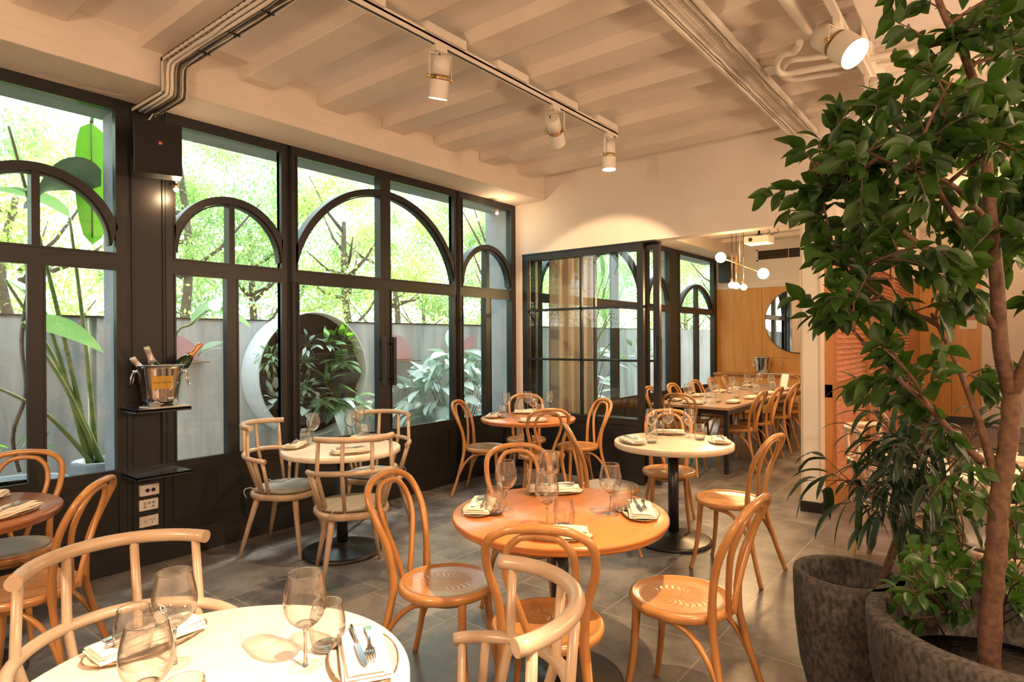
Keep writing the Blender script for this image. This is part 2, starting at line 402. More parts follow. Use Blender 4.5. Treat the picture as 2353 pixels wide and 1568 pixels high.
# far wall with the wide opening
struct('wall_far', MB().box(XF, 4.36, 0, XF+.15, YW+.05, ZS+.01).box(XF, 1.19, 2.47, XF+.15, 4.36, ZS+.01)
       .box(XF, YR, 3.02, XF+.15, 1.19, ZS+.01), M_plaster)
col = MB().bbox(XF-.004, 1.196, .09, XF+.154, 1.353, 2.47, .003)
co = struct('column', col, mat('cream_gloss_paint', (.80, .74, .64), .35))
MB().box(XF-.008, 1.196, .09, XF-.003, 1.21, 2.47).box(XF-.008, 1.333, .09, XF-.003, 1.345, 2.47).build('edge_strip', mat('beige_strip', (.60, .50, .38), .5), co)
struct('baseboard_far', MB().bbox(XF-.012, 1.186, 0, XF+.16, 1.36, .09, .003).box(XF-.008, 4.36, 0, XF, 4.46, .09), M_black)

def bead(m, x0, x1, z0, z1, y=4.452, t=.012, d=.010):
    m.box(x0, y-d, z0, x1, y+.02, z0+t).box(x0, y-d, z1-t, x1, y+.02, z1).box(x0, y-d, z0+t, x0+t, y+.02, z1-t).box(x1-t, y-d, z0+t, x1, y+.02, z1-t)
def arch_pts(xm, half, R, zc, t, n=40):
    a0 = math.acos(min(1, half/R)); outer = [(xm+R*math.cos(a0+(PI-2*a0)*i/n), zc+R*math.sin(a0+(PI-2*a0)*i/n)) for i in range(n+1)]
    r = R-t; a1 = math.acos(min(1, half/r)) if r > half else 0.0
    inner = [(xm+r*math.cos(a1+(PI-2*a1)*i/n), zc+r*math.sin(a1+(PI-2*a1)*i/n)) for i in range(n+1)]
    return outer, inner
def arch_bar(m, xm, half, R, zc, t, y0, y1):
    o_, i_ = arch_pts(xm, half, R, zc, t); n = len(o_); vs = []
    for (a, b) in zip(o_, i_):
        vs += [(a[0], y0, a[1]), (b[0], y0, b[1]), (b[0], y1, b[1]), (a[0], y1, a[1])]
    fs = []
    for i in range(n-1):
        q = 4*i
        for k_ in range(4): fs.append((q+k_, q+(k_+1) % 4, q+4+(k_+1) % 4, q+4+k_))
    fs += [(0, 1, 2, 3), (4*n-4, 4*n-1, 4*n-2, 4*n-3)]
    m._add(vs, fs)
Y0, Y1 = 4.45, 4.53
ZG0, ZT0, ZT1, ZG1 = .65, 1.955, 2.045, 2.985
nwin = [0]
def window(x0, x1, R, zc, lower=True, full_mull=None, mw=.033, zsill=ZG0):
    nwin[0] += 1; xm = (x0+x1)/2
    f = MB().box(x0, Y0, ZT0, x1, Y1, ZT1).box(x0-.05, Y0, ZG1, x1+.05, Y1, ZH)
    f.box(x0-.05, Y0, zsill-.05 if lower else ZT0, x0, Y1, ZG1).box(x1, Y0, zsill-.05 if lower else ZT0, x1+.05, Y1, ZG1)
    if lower:
        f.box(x0, Y0, zsill-.05, x1, Y1, zsill)
        bead(f, x0, xm-mw, zsill, ZT0); bead(f, xm+mw, x1, zsill, ZT0)
    bead(f, x0, x1, ZT1, ZG1)
    o = struct('window_%d' % nwin[0], f, M_black)
    a = MB(); arch_bar(a, xm, (x1-x0)/2, R, zc, .052, 4.442, 4.535); arch_bar(a, xm, (x1-x0)/2, R-.056, zc, .010, 4.455, 4.50)
    a.build('arch_bar', M_black, o)
    mu = MB()
    if lower: mu.box(xm-mw, Y0-.004, zsill, xm+mw, Y1, ZT0)
    if full_mull: mu.box(xm-full_mull, Y0-.004, ZT1, xm+full_mull, Y1, ZG1)
    else: mu.box(xm-.021, Y0-.002, ZT1, xm+.021, Y1, zc+R-.03)
    mu.build('mullion', M_black, o)
    MB().box(x0, 4.488, ZT1, x1, 4.496, ZG1).build('upper_pane', M_pane, o)
    if lower:
        MB().box(x0, 4.488, zsill, xm-mw, 4.496, ZT0).build('pane', M_pane, o)
        MB().box(xm+mw, 4.488, zsill, x1, 4.496, ZT0).build('pane', M_pane, o)
    return o
window(.66, 1.518, .446, 2.10)
window(1.86, 2.68, .446, 2.10)
window(2.80, 4.634, .998, 1.867, lower=False, full_mull=.06)
window(4.747, 5.585, .446, 2.09)
window(6.17, 6.99, .446, 2.10, zsill=.60)
window(7.19, 8.94, .955, 1.90, full_mull=.06, mw=.06, zsill=.60)
window(9.14, 9.92, .425, 2.10, zsill=.60)
window(10.34, 11.99, .98, 1.52, zsill=.60)
ndoor = [0]
def garden_door(x0, x1, g0, g1, hx):
    ndoor[0] += 1
    f = MB().box(x0, Y0, .18, x1, Y1, .60).box(x0, Y0, .60, x1, Y1, ZG0).box(x0, Y0, ZG0, g0, Y1, ZT0).box(g1, Y0, ZG0, x1, Y1, ZT0)
    bead(f, g0, g1, ZG0, ZT0); bead(f, x0+.08, x1-.08, .24, .56, t=.010)
    f.box(x0, Y0-.006, 0, x1, Y1, .18).box(x0, Y0-.016, .165, x1, Y0, .18)
    o = struct('door_%d' % ndoor[0], f, M_black)
    MB().box(g0, 4.488, ZG0, g1, 4.496, ZT0).build('pane', M_pane, o)
    MB().bbox(hx-.017, 4.375, 1.07, hx+.017, 4.405, 1.515, .003).box(hx-.008, 4.40, 1.12, hx+.008, Y0, 1.14).box(hx-.008, 4.40, 1.44, hx+.008, Y0, 1.46).build('handle', M_black2, o)
garden_door(2.80, 3.709, 2.81, 3.645, 3.655)
garden_door(3.711, 4.634, 3.773, 4.624, 3.765)
# dark steel panels below and between the windows
wl = MB()
def lowpanel(x0, x1, zt=.60):
    wl.box(x0, Y0+.01, 0, x1, Y1, zt); bead(wl, x0+.04, x1-.04, .24, zt-.03, y=Y0+.012, t=.010)
for a, b in ((.61, 1.568), (1.81, 2.73), (4.69, 5.635)): lowpanel(a, b)
for a, b in ((6.12, 7.09), (7.09, 9.04), (9.04, 9.97), (10.29, 12.04)): lowpanel(a, b, .55)
for a, b in ((XL, .61), (1.568, 1.81), (5.635, XF+.2), (5.79, 6.12), (9.97, 10.29), (12.04, 12.2)): wl.box(a, Y0+.006, 0, b, Y1, ZH+.02)
for a, b in ((2.68, 2.80), (4.634, 4.747), (6.99, 7.19), (8.94, 9.14)):
    wl.box(a, Y0+.006, 0, b, Y1, ZH)
    mx_ = (a+b)/2
    for dx in (-.02, -.006, .006, .02): wl.box(mx_+dx-.002, Y0-.006, .2, mx_+dx+.002, Y0+.01, ZH-.02)
wl.box(1.575, Y0-.004, 1.36, 1.805, Y0+.01, 1.366)
for xx in (1.60, 1.79): wl.box(xx-.0015, Y0-.003, .2, xx+.0015, Y0+.01, ZH)
for a, b in ((.61, 1.568), (1.81, 2.73), (2.68, 4.747), (4.69, 5.635)): wl.box(a, Y0+.006, ZH-.02, b, Y1, ZH+.01)
struct('wall_left', wl, M_blackpanel)
struct('baseboard_left', MB().box(XL, Y0-.016, 0, 2.80, Y0+.012, .165).box(XL, Y0-.024, .165, 2.80, Y0+.012, .18)
       .box(4.634, Y0-.016, 0, XF, Y0+.012, .165).box(4.634, Y0-.024, .165, XF, Y0+.012, .18)
       .box(XF+.15, Y0-.016, 0, 12.1, Y0+.012, .165), M_black)

# black steel sliding screens in the far opening
def screen(X, ya, yb, mv, zt=2.455, zb=.012, low=True, hs=(1.82, 1.26), st=.068):
    ndoor[0] += 1
    f = MB().box(X, ya, zb, X+.045, ya+st, zt).box(X, yb-st, zb, X+.045, yb, zt).box(X, ya+st, zt-.065, X+.045, yb-st, zt).box(X, ya+st, .60, X+.045, yb-st, .665)
    f.box(X+.008, ya+st, zb, X+.037, yb-st, .60).box(X, ya+st, zb, X+.045, yb-st, .10)
    f.box(X-.004, ya+st, .098, X, yb-st, .104)
    o = struct('door_%d' % ndoor[0], f, M_black)
    b = MB()
    for y in mv: b.box(X+.004, y-.013, .665, X+.041, y+.013, zt-.065)
    for z in hs: b.box(X+.004, ya+st, z-.011, X+.041, yb-st, z+.011)
    b.build('glazing_bars', M_black, o)
    MB().box(X+.018, ya+st, .665, X+.026, yb-st, zt-.065).build('pane', M_pane, o)
    return o
screen(XF+.004, 2.83, 4.358, (3.572,))
s2 = screen(XF+.085, 2.69, 4.30, (3.45,))
hb = MB().tube([(XF+.07, 2.715, 1.06), (XF+.035, 2.715, 1.06), (XF+.035, 2.715, 1.50), (XF+.07, 2.715, 1.50)], .009, 8)
hb.build('handle', M_black2, s2)
hb2 = MB().tube([(XF+.135, 2.715, 1.06), (XF+.175, 2.715, 1.06), (XF+.175, 2.715, 1.50), (XF+.135, 2.715, 1.50)], .009, 8); hb2.build('handle', M_black2, s2)
struct('trim_1', MB().box(XF-.006, 2.69, 2.455, XF+.145, 4.36, 2.472), M_black)
struct('trim_2', MB().box(XF+.002, 4.345, 0, XF+.145, 4.362, 2.47), M_black)

# outer shell behind the camera and along the corridor
struct('wall_back', MB().box(XL-.1, YR, 0, XL, YW+.1, ZS), M_plaster)
struct('wall_right', MB().box(XL, YR-.1, 0, XE, YR, ZS), M_plaster)
struct('wall_end', MB().box(XE, YR, 0, XE+.1, 1.2, ZS+.01), M_plaster)
struct('wall_corridor', MB().box(XF+.15, 1.10, 2.43, XE, 1.30, ZS+.01).box(XF+.15, 1.20, 0, XE, 1.26, 2.43), M_plaster)
# private dining room end wall: oak veneer below, plaster above
XP = 12.15
struct('wall_dining_end', MB().box(XP+.02, 1.19, 0, XP+.12, YW+.1, ZS+.01), M_plaster)
ow = MB().box(XP, 3.583, 0, XP+.02, YW-.03, 2.455).box(XP, 1.19, 1.115, XP+.02, 3.577, 2.455).box(XP, 1.19, 0, XP+.02, 3.577, 1.108)
struct('wall_oak', ow, M_oakpanel)
struct('trim_3', MB().bbox(XP-.015, 1.19, 2.455, XP+.02, YW-.03, 2.50, .004).box(XP-.004, 1.19, 2.60, XP+.02, YW-.03, 2.615), M_plaster)
# corridor end: oak panels with a dark skirting
ce = MB().box(XE-.03, .69, .12, XE, 1.15, 2.45).box(XE-.03, .27, .12, XE, .684, 2.45)
struct('wall_oak', ce, M_oakpanel)
struct('baseboard_end', MB().box(XE-.035, .27, 0, XE, 1.15, .12), M_black)
sg = MB().prism([(.45+.17*math.cos(a), 1.78+.17*math.sin(a)) for a in [PI*i/24 for i in range(25)]], XE-.045, XE-.03, axis='x')
tag(sg.build('wall_plaque', M_oak), 'brown half round plaque on the oak panel at the corridor end', 'plaque')
sg = MB().box(XE-.045, .33, 1.62, XE-.031, .57, 1.77)
tag(sg.build('wall_notice', M_white), 'small pale notice below the half round plaque on the corridor oak panel', 'notice')

# terracotta breeze-block screen in an oak frame along the corridor
YSC = 1.165
sc = MB()
X0s, X1s = 5.825, 12.0
posts = [5.825, 7.55, 9.60, 11.60]
for x in posts: sc.box(x-.0, YSC-.03, .0, x+.16, 1.20, 2.43)
for z0, z1 in ((.0, .10), (.97, 1.08), (1.62, 1.72), (2.30, 2.43)): sc.box(X0s, YSC-.028, z0, 11.76, 1.20, z1)
sc.box(11.76, YSC-.028, .0, XE, 1.20, 2.43)
scr = thing('lattice_screen', 'oak framed screen of pointed terracotta blocks along the corridor', 'screen', (0, 0, 0))
sc.build('frame', M_oak, scr)
for i in range(3):
    xa, xb = posts[i]+.16, posts[i+1]
    for z0, z1 in ((.10, .97), (1.08, 1.62), (1.72, 2.30)):
        tb = MB(); nx = max(2, int(round((xb-xa)/.105))); nz = max(2, int(round((z1-z0)/.05))); dx = (xb-xa)/nx; dz = (z1-z0)/nz
        tb.box(xa, 1.18, z0, xb, 1.20, z1)
        for a in range(nx):
            for b in range(nz):
                x = xa+a*dx; z = z0+b*dz; g = .004
                p = [(x+g, 1.179, z+g), (x+dx-g, 1.179, z+g), (x+dx-g, 1.179, z+dz-g), (x+g, 1.179, z+dz-g), (x+dx*.2, 1.179-.05, z+dz*.25)]
                tb._add(p, [(0, 1, 4), (1, 2, 4), (2, 3, 4), (3, 0, 4)])
        tb.build('block_panel', M_terra, scr)

# ================================================================== CEILING FITTINGS
tr = thing('lighting_track', 'cream lighting track running along the ceiling above the tables', 'lighting track', (0, 0, 0))
MB().box(-1.0, 2.50, 3.165, 4.58, 2.507, 3.20).box(-1.0, 2.529, 3.165, 4.58, 2.536, 3.20).box(-1.0, 2.50, 3.188, 4.58, 2.536, 3.215).build('rail', M_white, tr)
MB().box(-1.0, 2.5075, 3.168, 4.575, 2.5285, 3.187).build('slot', M_black2, tr)
for i in range(-4, 5):
    x = 2.352+.6115*i
    if x+.36 < 4.6: MB().box(x+.02, 2.475, 3.20, x+.34, 2.56, ZR).build('mounting_plate', M_white, tr)
tr2 = thing('lighting_track', 'pale lighting track above the potted tree', 'lighting track', (0, 0, 0))
MB().box(-.5, .62, 3.075, 5.2, .655, 3.10).build('rail', M_white, tr2)
MB().box(3.86, .60, 3.10, 5.2, .675, ZR).build('mounting_plate', M_white, tr2)

def spot_fixture(p, aim, label, r=.055, L=.225, power=60, lit=True, size=46, drop=.065, col=WARM, group=None, zt=3.165, blend=.6, srad=.02, spill=0):
    p = Vector(p); aim = Vector(aim)
    t = thing('track_spotlight', label, 'spotlight', (p.x, p.y, zt), 0, group)
    inv = Matrix.Translation((-p.x, -p.y, -zt))
    piv = Vector((p.x, p.y, zt-drop-L*.5)); d = (aim-piv).normalized()
    side = Vector((0, 0, 1)).cross(d); side = side.normalized() if side.length > .05 else Vector((1, 0, 0))
    def loc(v): return Vector(v)-Vector((p.x, p.y, zt))
    def cyl(m, a, b, ra, rb, seg=28, cap=True): m.tube([loc(piv+d*a), loc(piv+d*b)], [ra, rb], seg, cap=cap)
    m1 = MB().bbox(-.045, -.018, -.03, .045, .018, .004, .004); m1.tube([(0, 0, -.03), (0, 0, -.045)], .012, 12); m1.build('adapter', M_white, t)
    y_ = MB(); top = Vector((p.x, p.y, zt-.045)); rr = r+.012
    pts = [piv-side*rr, top-side*rr, top+side*rr, piv+side*rr]
    for a, b in zip(pts[:-1], pts[1:]):
        ax = (b-a).normalized(); ay = side.cross(Vector((0, 0, 1))).normalized() if abs(ax.z) > .5 else Vector((0, 0, 1)); az = ax.cross(ay)
        if abs(ax.z) > .5: y_.obox(loc((a+b)/2), ax, ay, az, (b-a).length/2, .010, .0022)
        else: y_.obox(loc((a+b)/2), ax, ay, az, (b-a).length/2, .0022, .010)
    y_.build('yoke', M_white, t)
    h = MB(); cyl(h, -L/2, -.014, r*.93, r*.93); h.build('rear_housing', M_white, t)
    g = MB(); cyl(g, -.014, .012, r*.80, r*.80)
    for k_ in range(3): cyl(g, -.011+k_*.008, -.008+k_*.008, r*.90, r*.90)
    g.build('heat_sink', M_brass, t)
    h = MB(); cyl(h, .012, L/2, r, r, cap=False); h.tube([loc(piv+d*.012), loc(piv+d*.0125)], r, 28); h.build('front_housing', M_white, t)
    ln = MB(); cyl(ln, L/2-.012, L/2-.009, r*.96, r*.96); ln.build('lens', M_emit if lit else M_black2, t)
    kb = MB().tube([loc(piv-side*(rr+.014)), loc(piv-side*(rr-.012))], .011, 12).tube([loc(piv+side*(rr+.014)), loc(piv+side*(rr-.012))], .011, 12); kb.build('knob', M_brass, t)
    cb = MB().tube([loc(piv-d*(L/2)+side*.01), loc(piv-d*(L/2+.018)+side*.016), loc(top+Vector((0, 0, -.01))+side*.012), loc(top)], .003, 6); cb.build('cable', M_black2, t)
    if power:
        ld = bpy.data.lights.new('spot_beam', 'SPOT'); ld.energy = power; ld.color = col; ld.spot_size = math.radians(size); ld.spot_blend = blend; ld.shadow_soft_size = srad
        lo = bpy.data.objects.new('spot_beam', ld); C.objects.link(lo); lo.parent = t
        if spill:
            l2 = bpy.data.lights.new('spot_spill', 'SPOT'); l2.energy = spill; l2.color = col; l2.spot_size = math.radians(167); l2.spot_blend = .06; l2.shadow_soft_size = .02
            o2 = bpy.data.objects.new('spot_spill', l2); C.objects.link(o2); o2.parent = t; o2.location = loc(piv+d*(L/2+.012)); o2.rotation_euler = (0, 0, 0)
        lo.location = loc(piv+d*(L/2+.012)); lo.rotation_euler = d.to_track_quat('-Z', 'Y').to_euler()
    return t
# ================================================================== SPOTLIGHTS AND CABLES
spot_fixture((2.512, 2.518, 0), (2.80, 3.20, .7), 'lit cream track spotlight nearest the camera, tilted, on the window-side track', power=170, size=66)
spot_fixture((3.676, 2.518, 0), (5.67, 3.25, 1.55), 'unlit looking cream track spotlight in the middle of the window-side track', power=190, size=62, blend=.22)
spot_fixture((4.453, 2.518, 0), (4.45, 2.52, .7), 'lit cream spotlight at the far end of the window-side track', power=190, size=80, blend=.5)
spot_fixture((3.44, .637, 0), (3.12, -.15, 2.12), 'large round white spotlight shining at the camera beside the potted tree', r=.074, L=.24, power=110, size=50, zt=3.075, drop=.0, srad=.03)
spot_fixture((.85, -.503, 0), (.69, 1.24, .74), 'large spotlight behind the camera lighting the nearest white table', r=.07, L=.28, power=820, size=25, zt=3.075, drop=.02, col=(1, .79, .57))
spot_fixture((4.32, .637, 0), (4.25, 1.75, .7), 'large white spotlight half hidden by leaves, second behind the big lit one', r=.070, L=.30, power=190, size=46, zt=3.075, drop=.02)
spot_fixture((4.95, .637, 0), (4.55, 0, .7), 'lit white spotlight behind leaves, farthest of the tree-side track', r=.066, L=.26, power=140, size=56, zt=3.075, drop=.02)
spot_fixture((.9, 2.518, 0), (.8, 3.3, .6), 'extra track spotlight added out of view over the brown table', power=70, size=50)  # extra off-frame spotlight, added for more interior light
spot_fixture((2.0, .637, 0), (2.1, 1.42, .7), 'large spotlight above the photo lighting the orange centre table', r=.07, L=.28, power=330, size=40, zt=3.075, drop=.02)
tr3 = thing('lighting_track', 'ceiling track over the camera side of the room', 'lighting track', (0, 0, 0))
MB().box(-2.5, -.52, 3.075, 3.6, -.485, 3.10).build('rail', M_white, tr3)
# downlight in the corridor ceiling
dl = thing('downlight', 'small round recessed downlight in the corridor ceiling behind the tree', 'ceiling light', tuple(onz(2117, 482, ZS)), 0)
MB().lathe([(.085, 0), (.085, -.012), (.060, -.012), (.060, -.004)], 28).build('rim', M_white, dl)
MB().lathe([(.058, -.006), (.058, -.009), (.0, -.009)], 24).build('lens', M_emit, dl)
def lamp(name, p, power, col=WARM2, r=.12, kind='POINT', size=None, aim=None):
    ld = bpy.data.lights.new(name, kind); ld.energy = power; ld.color = col
    if kind == 'AREA': ld.shape = 'DISK'; ld.size = r*2
    else: ld.shadow_soft_size = r
    if kind == 'SPOT': ld.spot_size = math.radians(size); ld.spot_blend = .6
    o = bpy.data.objects.new(name, ld); C.objects.link(o); o.location = p
    if aim is not None: o.rotation_euler = (Vector(aim)-Vector(p)).to_track_quat('-Z', 'Y').to_euler()
    return o
# unseen fill lamps added behind and beside the camera to warm the ceiling
for i, p in enumerate([(-1.2, 1.6, 1.9), (.6, -1.2, 2.0), (3.2, -1.6, 2.0), (5.0, -1.4, 2.1)]):
    g = thing('added_fill_pendant', ['added fill pendant behind the camera by the window side', 'added fill pendant behind the camera, centre', 'added fill pendant right of the camera', 'added fill pendant far right of the camera'][i], 'pendant lamp', p)
    MB().tube([(0, 0, .12), (0, 0, ZS-p[2])], .004, 6).build('cable', M_black2, g)
    MB().tube([(0, 0, .09), (0, 0, .16)], .02, 12).build('lamp_holder', M_brass, g)
    lamp('added_fill_light', (p[0], p[1], p[2]), (150, 135, 85, 115)[i], WARM2, .10)
lamp('dining_fill_light', (8.4, 2.9, 2.35), 80, (1, .62, .30), .08)  # bare point light added as fill for the dining room, no fixture
lamp('corridor_fill_light', (9.2, .2, 2.9), 24, (1, .62, .30), .1)  # two bare point lights added to brighten the corridor, no fixtures
lamp('corridor_fill_light', (11.9, .2, 2.9), 15, (1, .62, .30), .1)

# cable trays
def tray(name_label, P0, P1, wdir, wid, extra=None, hang=.05, seed=1):
    "P0->P1 along the run; wdir is the across direction"
    t = thing('cable_tray', name_label, 'cable tray', (0, 0, 0)); rnd = random.Random(seed)
    return t, rnd
t1 = thing('cable_tray', 'cream cable tray running under the ceiling, down the beam and back to the speaker', 'cable tray', (0, 0, 0))
x0, x1 = 1.60, 1.745
m_ = MB(); m_.box(x0, .3, 3.205, x1, 3.99, 3.210).box(x0, .3, 3.185, x0+.004, 3.99, 3.21).box(x1-.004, .3, 3.185, x1, 3.99, 3.21)
m_.box(x0, 3.985, 3.02, x1, 3.99, 3.21).box(x0, 3.965, 3.0, x0+.004, 3.99, 3.21).box(x1-.004, 3.965, 3.0, x1, 3.99, 3.21)
m_.box(x0, 3.985, 3.01, x1, 4.44, 3.015).box(x0, 3.985, 2.99, x0+.004, 4.44, 3.015).box(x1-.004, 3.985, 2.99, x1, 4.44, 3.015)
for i in range(58): m_.box(x0, .34+i*.063, 3.198, x1, .352+i*.063, 3.206)
m_.build('tray', M_white, t1)
rnd = random.Random(3)
for j, (dx, r_) in enumerate([(.03, .010), (.055, .011), (.078, .006), (.093, .005), (.106, .005), (.118, .004), (.130, .004)]):
    pts = []
    n = 22
    for i in range(n):
        y = .3+(3.92-.3)*i/(n-1); pts.append((x0+dx+rnd.uniform(-1, 1)*(.002 if r_ > .008 else .007), y, 3.185+rnd.uniform(-.004, .004)))
    pts += [(x0+dx, 3.955, 3.165), (x0+dx, 3.967, 3.12), (x0+dx, 3.967, 3.04), (x0+dx, 3.98, 2.998), (x0+dx-.004, 4.02, 2.988), (x0+dx, 4.2, 2.988), (x0+dx, 4.38, 2.985)]
    MB().tube(pts, r_, 7).build('cable', M_white if j < 2 else (mat('black_cable', (.05, .042, .036), .6) if j in (3, 6) else (M_white if j % 2 else mat('grey_cable', (.30, .26, .22), .6))), t1)
tm_ = MB()
for y in (.9, 1.5, 2.1, 2.55, 2.95, 3.3, 3.65): tm_.box(x0+.07, y, 3.172, x1-.005, y+.007, 3.180).box(x0+.105, y-.012, 3.155, x0+.111, y+.004, 3.178)
tm_.build('cable_tie', M_black2, t1)
t2 = thing('cable_tray', 'wide perforated cream cable tray ending at the far wall', 'cable tray', (0, 0, 0))
ya, yb = 1.20, 1.405
m_ = MB(); m_.box(.2, ya, 3.19, 5.62, ya+.012, 3.225).box(.2, yb-.012, 3.19, 5.62, yb, 3.225)
for i in range(300):
    m_.box(.2+i*.018, ya+.01, 3.215, .208+i*.018, yb-.01, 3.220)
for i in range(9): m_.box(.2, ya+.012+i*.0226, 3.214, 5.62, ya+.018+i*.0226, 3.221)
m_.build('tray', M_white, t2)
for j, (dy, r_) in enumerate([(.014, .012), (.040, .0045), (.052, .0035), (.150, .0075), (.170, .0065), (.192, .012)]):
    pts = [(.2+5.42*i/44, ya+dy+rnd.uniform(-1, 1)*(.0045 if r_ < .005 else .0015), 3.200+rnd.uniform(-.004, .003)) for i in range(45)]
    MB().tube(pts, r_, 7).build('cable', M_white, t2)
# pipes at the right
pp = thing('conduit_pipe', 'pair of white insulated pipes looping under the ceiling beside the big spotlight', 'pipe', (0, 0, 0))
def smoothpath(P, n=6):
    P = [Vector(p) for p in P]; out_ = []
    for i in range(len(P)-1):
        p0 = P[max(0, i-1)]; p1 = P[i]; p2 = P[i+1]; p3 = P[min(len(P)-1, i+2)]
        for k_ in range(n):
            t = k_/n; out_.append(.5*((2*p1)+(-p0+p2)*t+(2*p0-5*p1+4*p2-p3)*t*t+(-p0+3*p1-3*p2+p3)*t*t*t))
    out_.append(P[-1]); return out_
def zpath(pts, z): return [onz(u, v, z) for u, v in pts]
MB().tube(smoothpath(zpath([(1838, 98), (1826, 118), (1796, 128), (1784, 152), (1800, 170), (1860, 160), (1960, 142), (2100, 118)], 3.12)), .019, 12).build('pipe', M_white, pp)
MB().tube(smoothpath(zpath([(1900, 128), (1850, 134), (1812, 140), (1796, 165), (1812, 182), (1870, 176), (1960, 160), (2100, 136)], 3.16)), .019, 12).build('pipe', M_white, pp)
pd = thing('duct_pipe', 'thick pale pipe hanging under the ceiling behind the big spotlight', 'pipe', (0, 0, 0))
MB().tube([onz(1790, -30, 3.17), onz(1858, 66, 3.17)], .035, 18).build('pipe', M_white, pd)
cn = thing('conduit_pipe', 'pair of thin straight conduits crossing the ceiling behind the tree top', 'pipe', (0, 0, 0))
for a, b in (((2010, 118), (2353, 28)), ((2010, 130), (2353, 44))): MB().tube([onz(*a, 3.2), onz(*b, 3.2)], .014, 8).build('pipe', M_white, cn)

# speaker on the black panel
sp = thing('speaker', 'black box loudspeaker mounted high on the dark panel between windows', 'speaker', (1.745, 4.44, 2.715))
a_ = math.radians(-18)
SP = Matrix.Rotation(a_, 3, 'Z')
def rot(v): return SP @ Vector(v)
ax, ay, az = rot((1, 0, 0)), rot((0, 1, 0)), Vector((0, 0, 1))
m_ = MB().obox(rot((0, -.20, 0)), ax, ay, az, .132, .07, .166); m_.build('cabinet', M_black2, sp)
m_ = MB().obox(rot((0, -.272, 0)), ax, ay, az, .129, .006, .163); m_.build('grille', mat('speaker_cloth', (.018, .014, .012), .9, bump=(400, .6, .002)), sp)
m_ = MB().box(-.05, -.09, -.10, .05, 0, .10).box(-.02, -.16, -.03, .02, -.08, .03); m_.build('bracket', M_black2, sp)
bd = MB().obox(rot((.01, -.2790, .03)), ax, ay, az, .011, .001, .010); bd = bd.build('badge', mat('badge_red', (.42, .05, .03), .4), sp)
def text(body, size, parent, loc, rotm, material, name='lettering', ext=.0004):
    cu = bpy.data.curves.new(name, 'FONT'); cu.body = body; cu.size = size; cu.extrude = ext; cu.align_x = 'CENTER'; cu.align_y = 'CENTER'
    tmp = bpy.data.objects.new('tmp_text', cu); C.objects.link(tmp); dg_ = bpy.context.evaluated_depsgraph_get()
    me = bpy.data.meshes.new_from_object(tmp.evaluated_get(dg_)); bpy.data.objects.remove(tmp)
    me.materials.clear(); me.materials.append(material)
    o = bpy.data.objects.new(name, me); C.objects.link(o); o.parent = parent; o.location = loc; o.rotation_euler = rotm.to_euler(); return o
def face(nrm):
    "rotation that turns text in the XY plane to face nrm (horizontal normal), upright"
    n_ = Vector(nrm).normalized(); x_ = Vector((0, 0, 1)).cross(n_).normalized(); y_ = n_.cross(x_)
    return Matrix((x_, y_, n_)).transposed()
tx = text('JBL', .011, sp, rot((.01, -.2806, .027)), face(rot((0, -1, 0))), mat('badge_white', (.8, .75, .7), .4))
MB().tube(smoothpath([(1.70, 4.36, 2.985), (1.69, 4.40, 2.95), (1.665, 4.36, 2.93), (1.66, 4.33, 2.905)]), .005, 6).build('speaker_cable', M_white, None)
tag(bpy.data.objects['speaker_cable'], 'short cream cable dropping from the tray to the black speaker', 'cable')
# small lit lamps fixed on the window frames
for (u, v, nm) in ((405, 434, 'tiny lit lamp peeking out below the black wall speaker'), (1142, 489, 'tiny lit lamp at the top right corner of the windows')):
    p = ony(u, v, 4.36)
    t = thing('frame_lamp', nm, 'lamp', p)
    MB().tube([(0, 0, .0), (0, 0, .035)], .016, 14).tube([(0, 0, .03), (0, .09, .035)], .006, 8).build('holder', M_brass, t)
    MB().lathe([(0.0, -.022), (.012, -.018), (.018, -.006), (.016, .002)], 16).build('bulb', M_emit_soft, t)
    lamp('frame_lamp_light', (p.x, p.y-.03, p.z-.04), 5, WARM, .02)

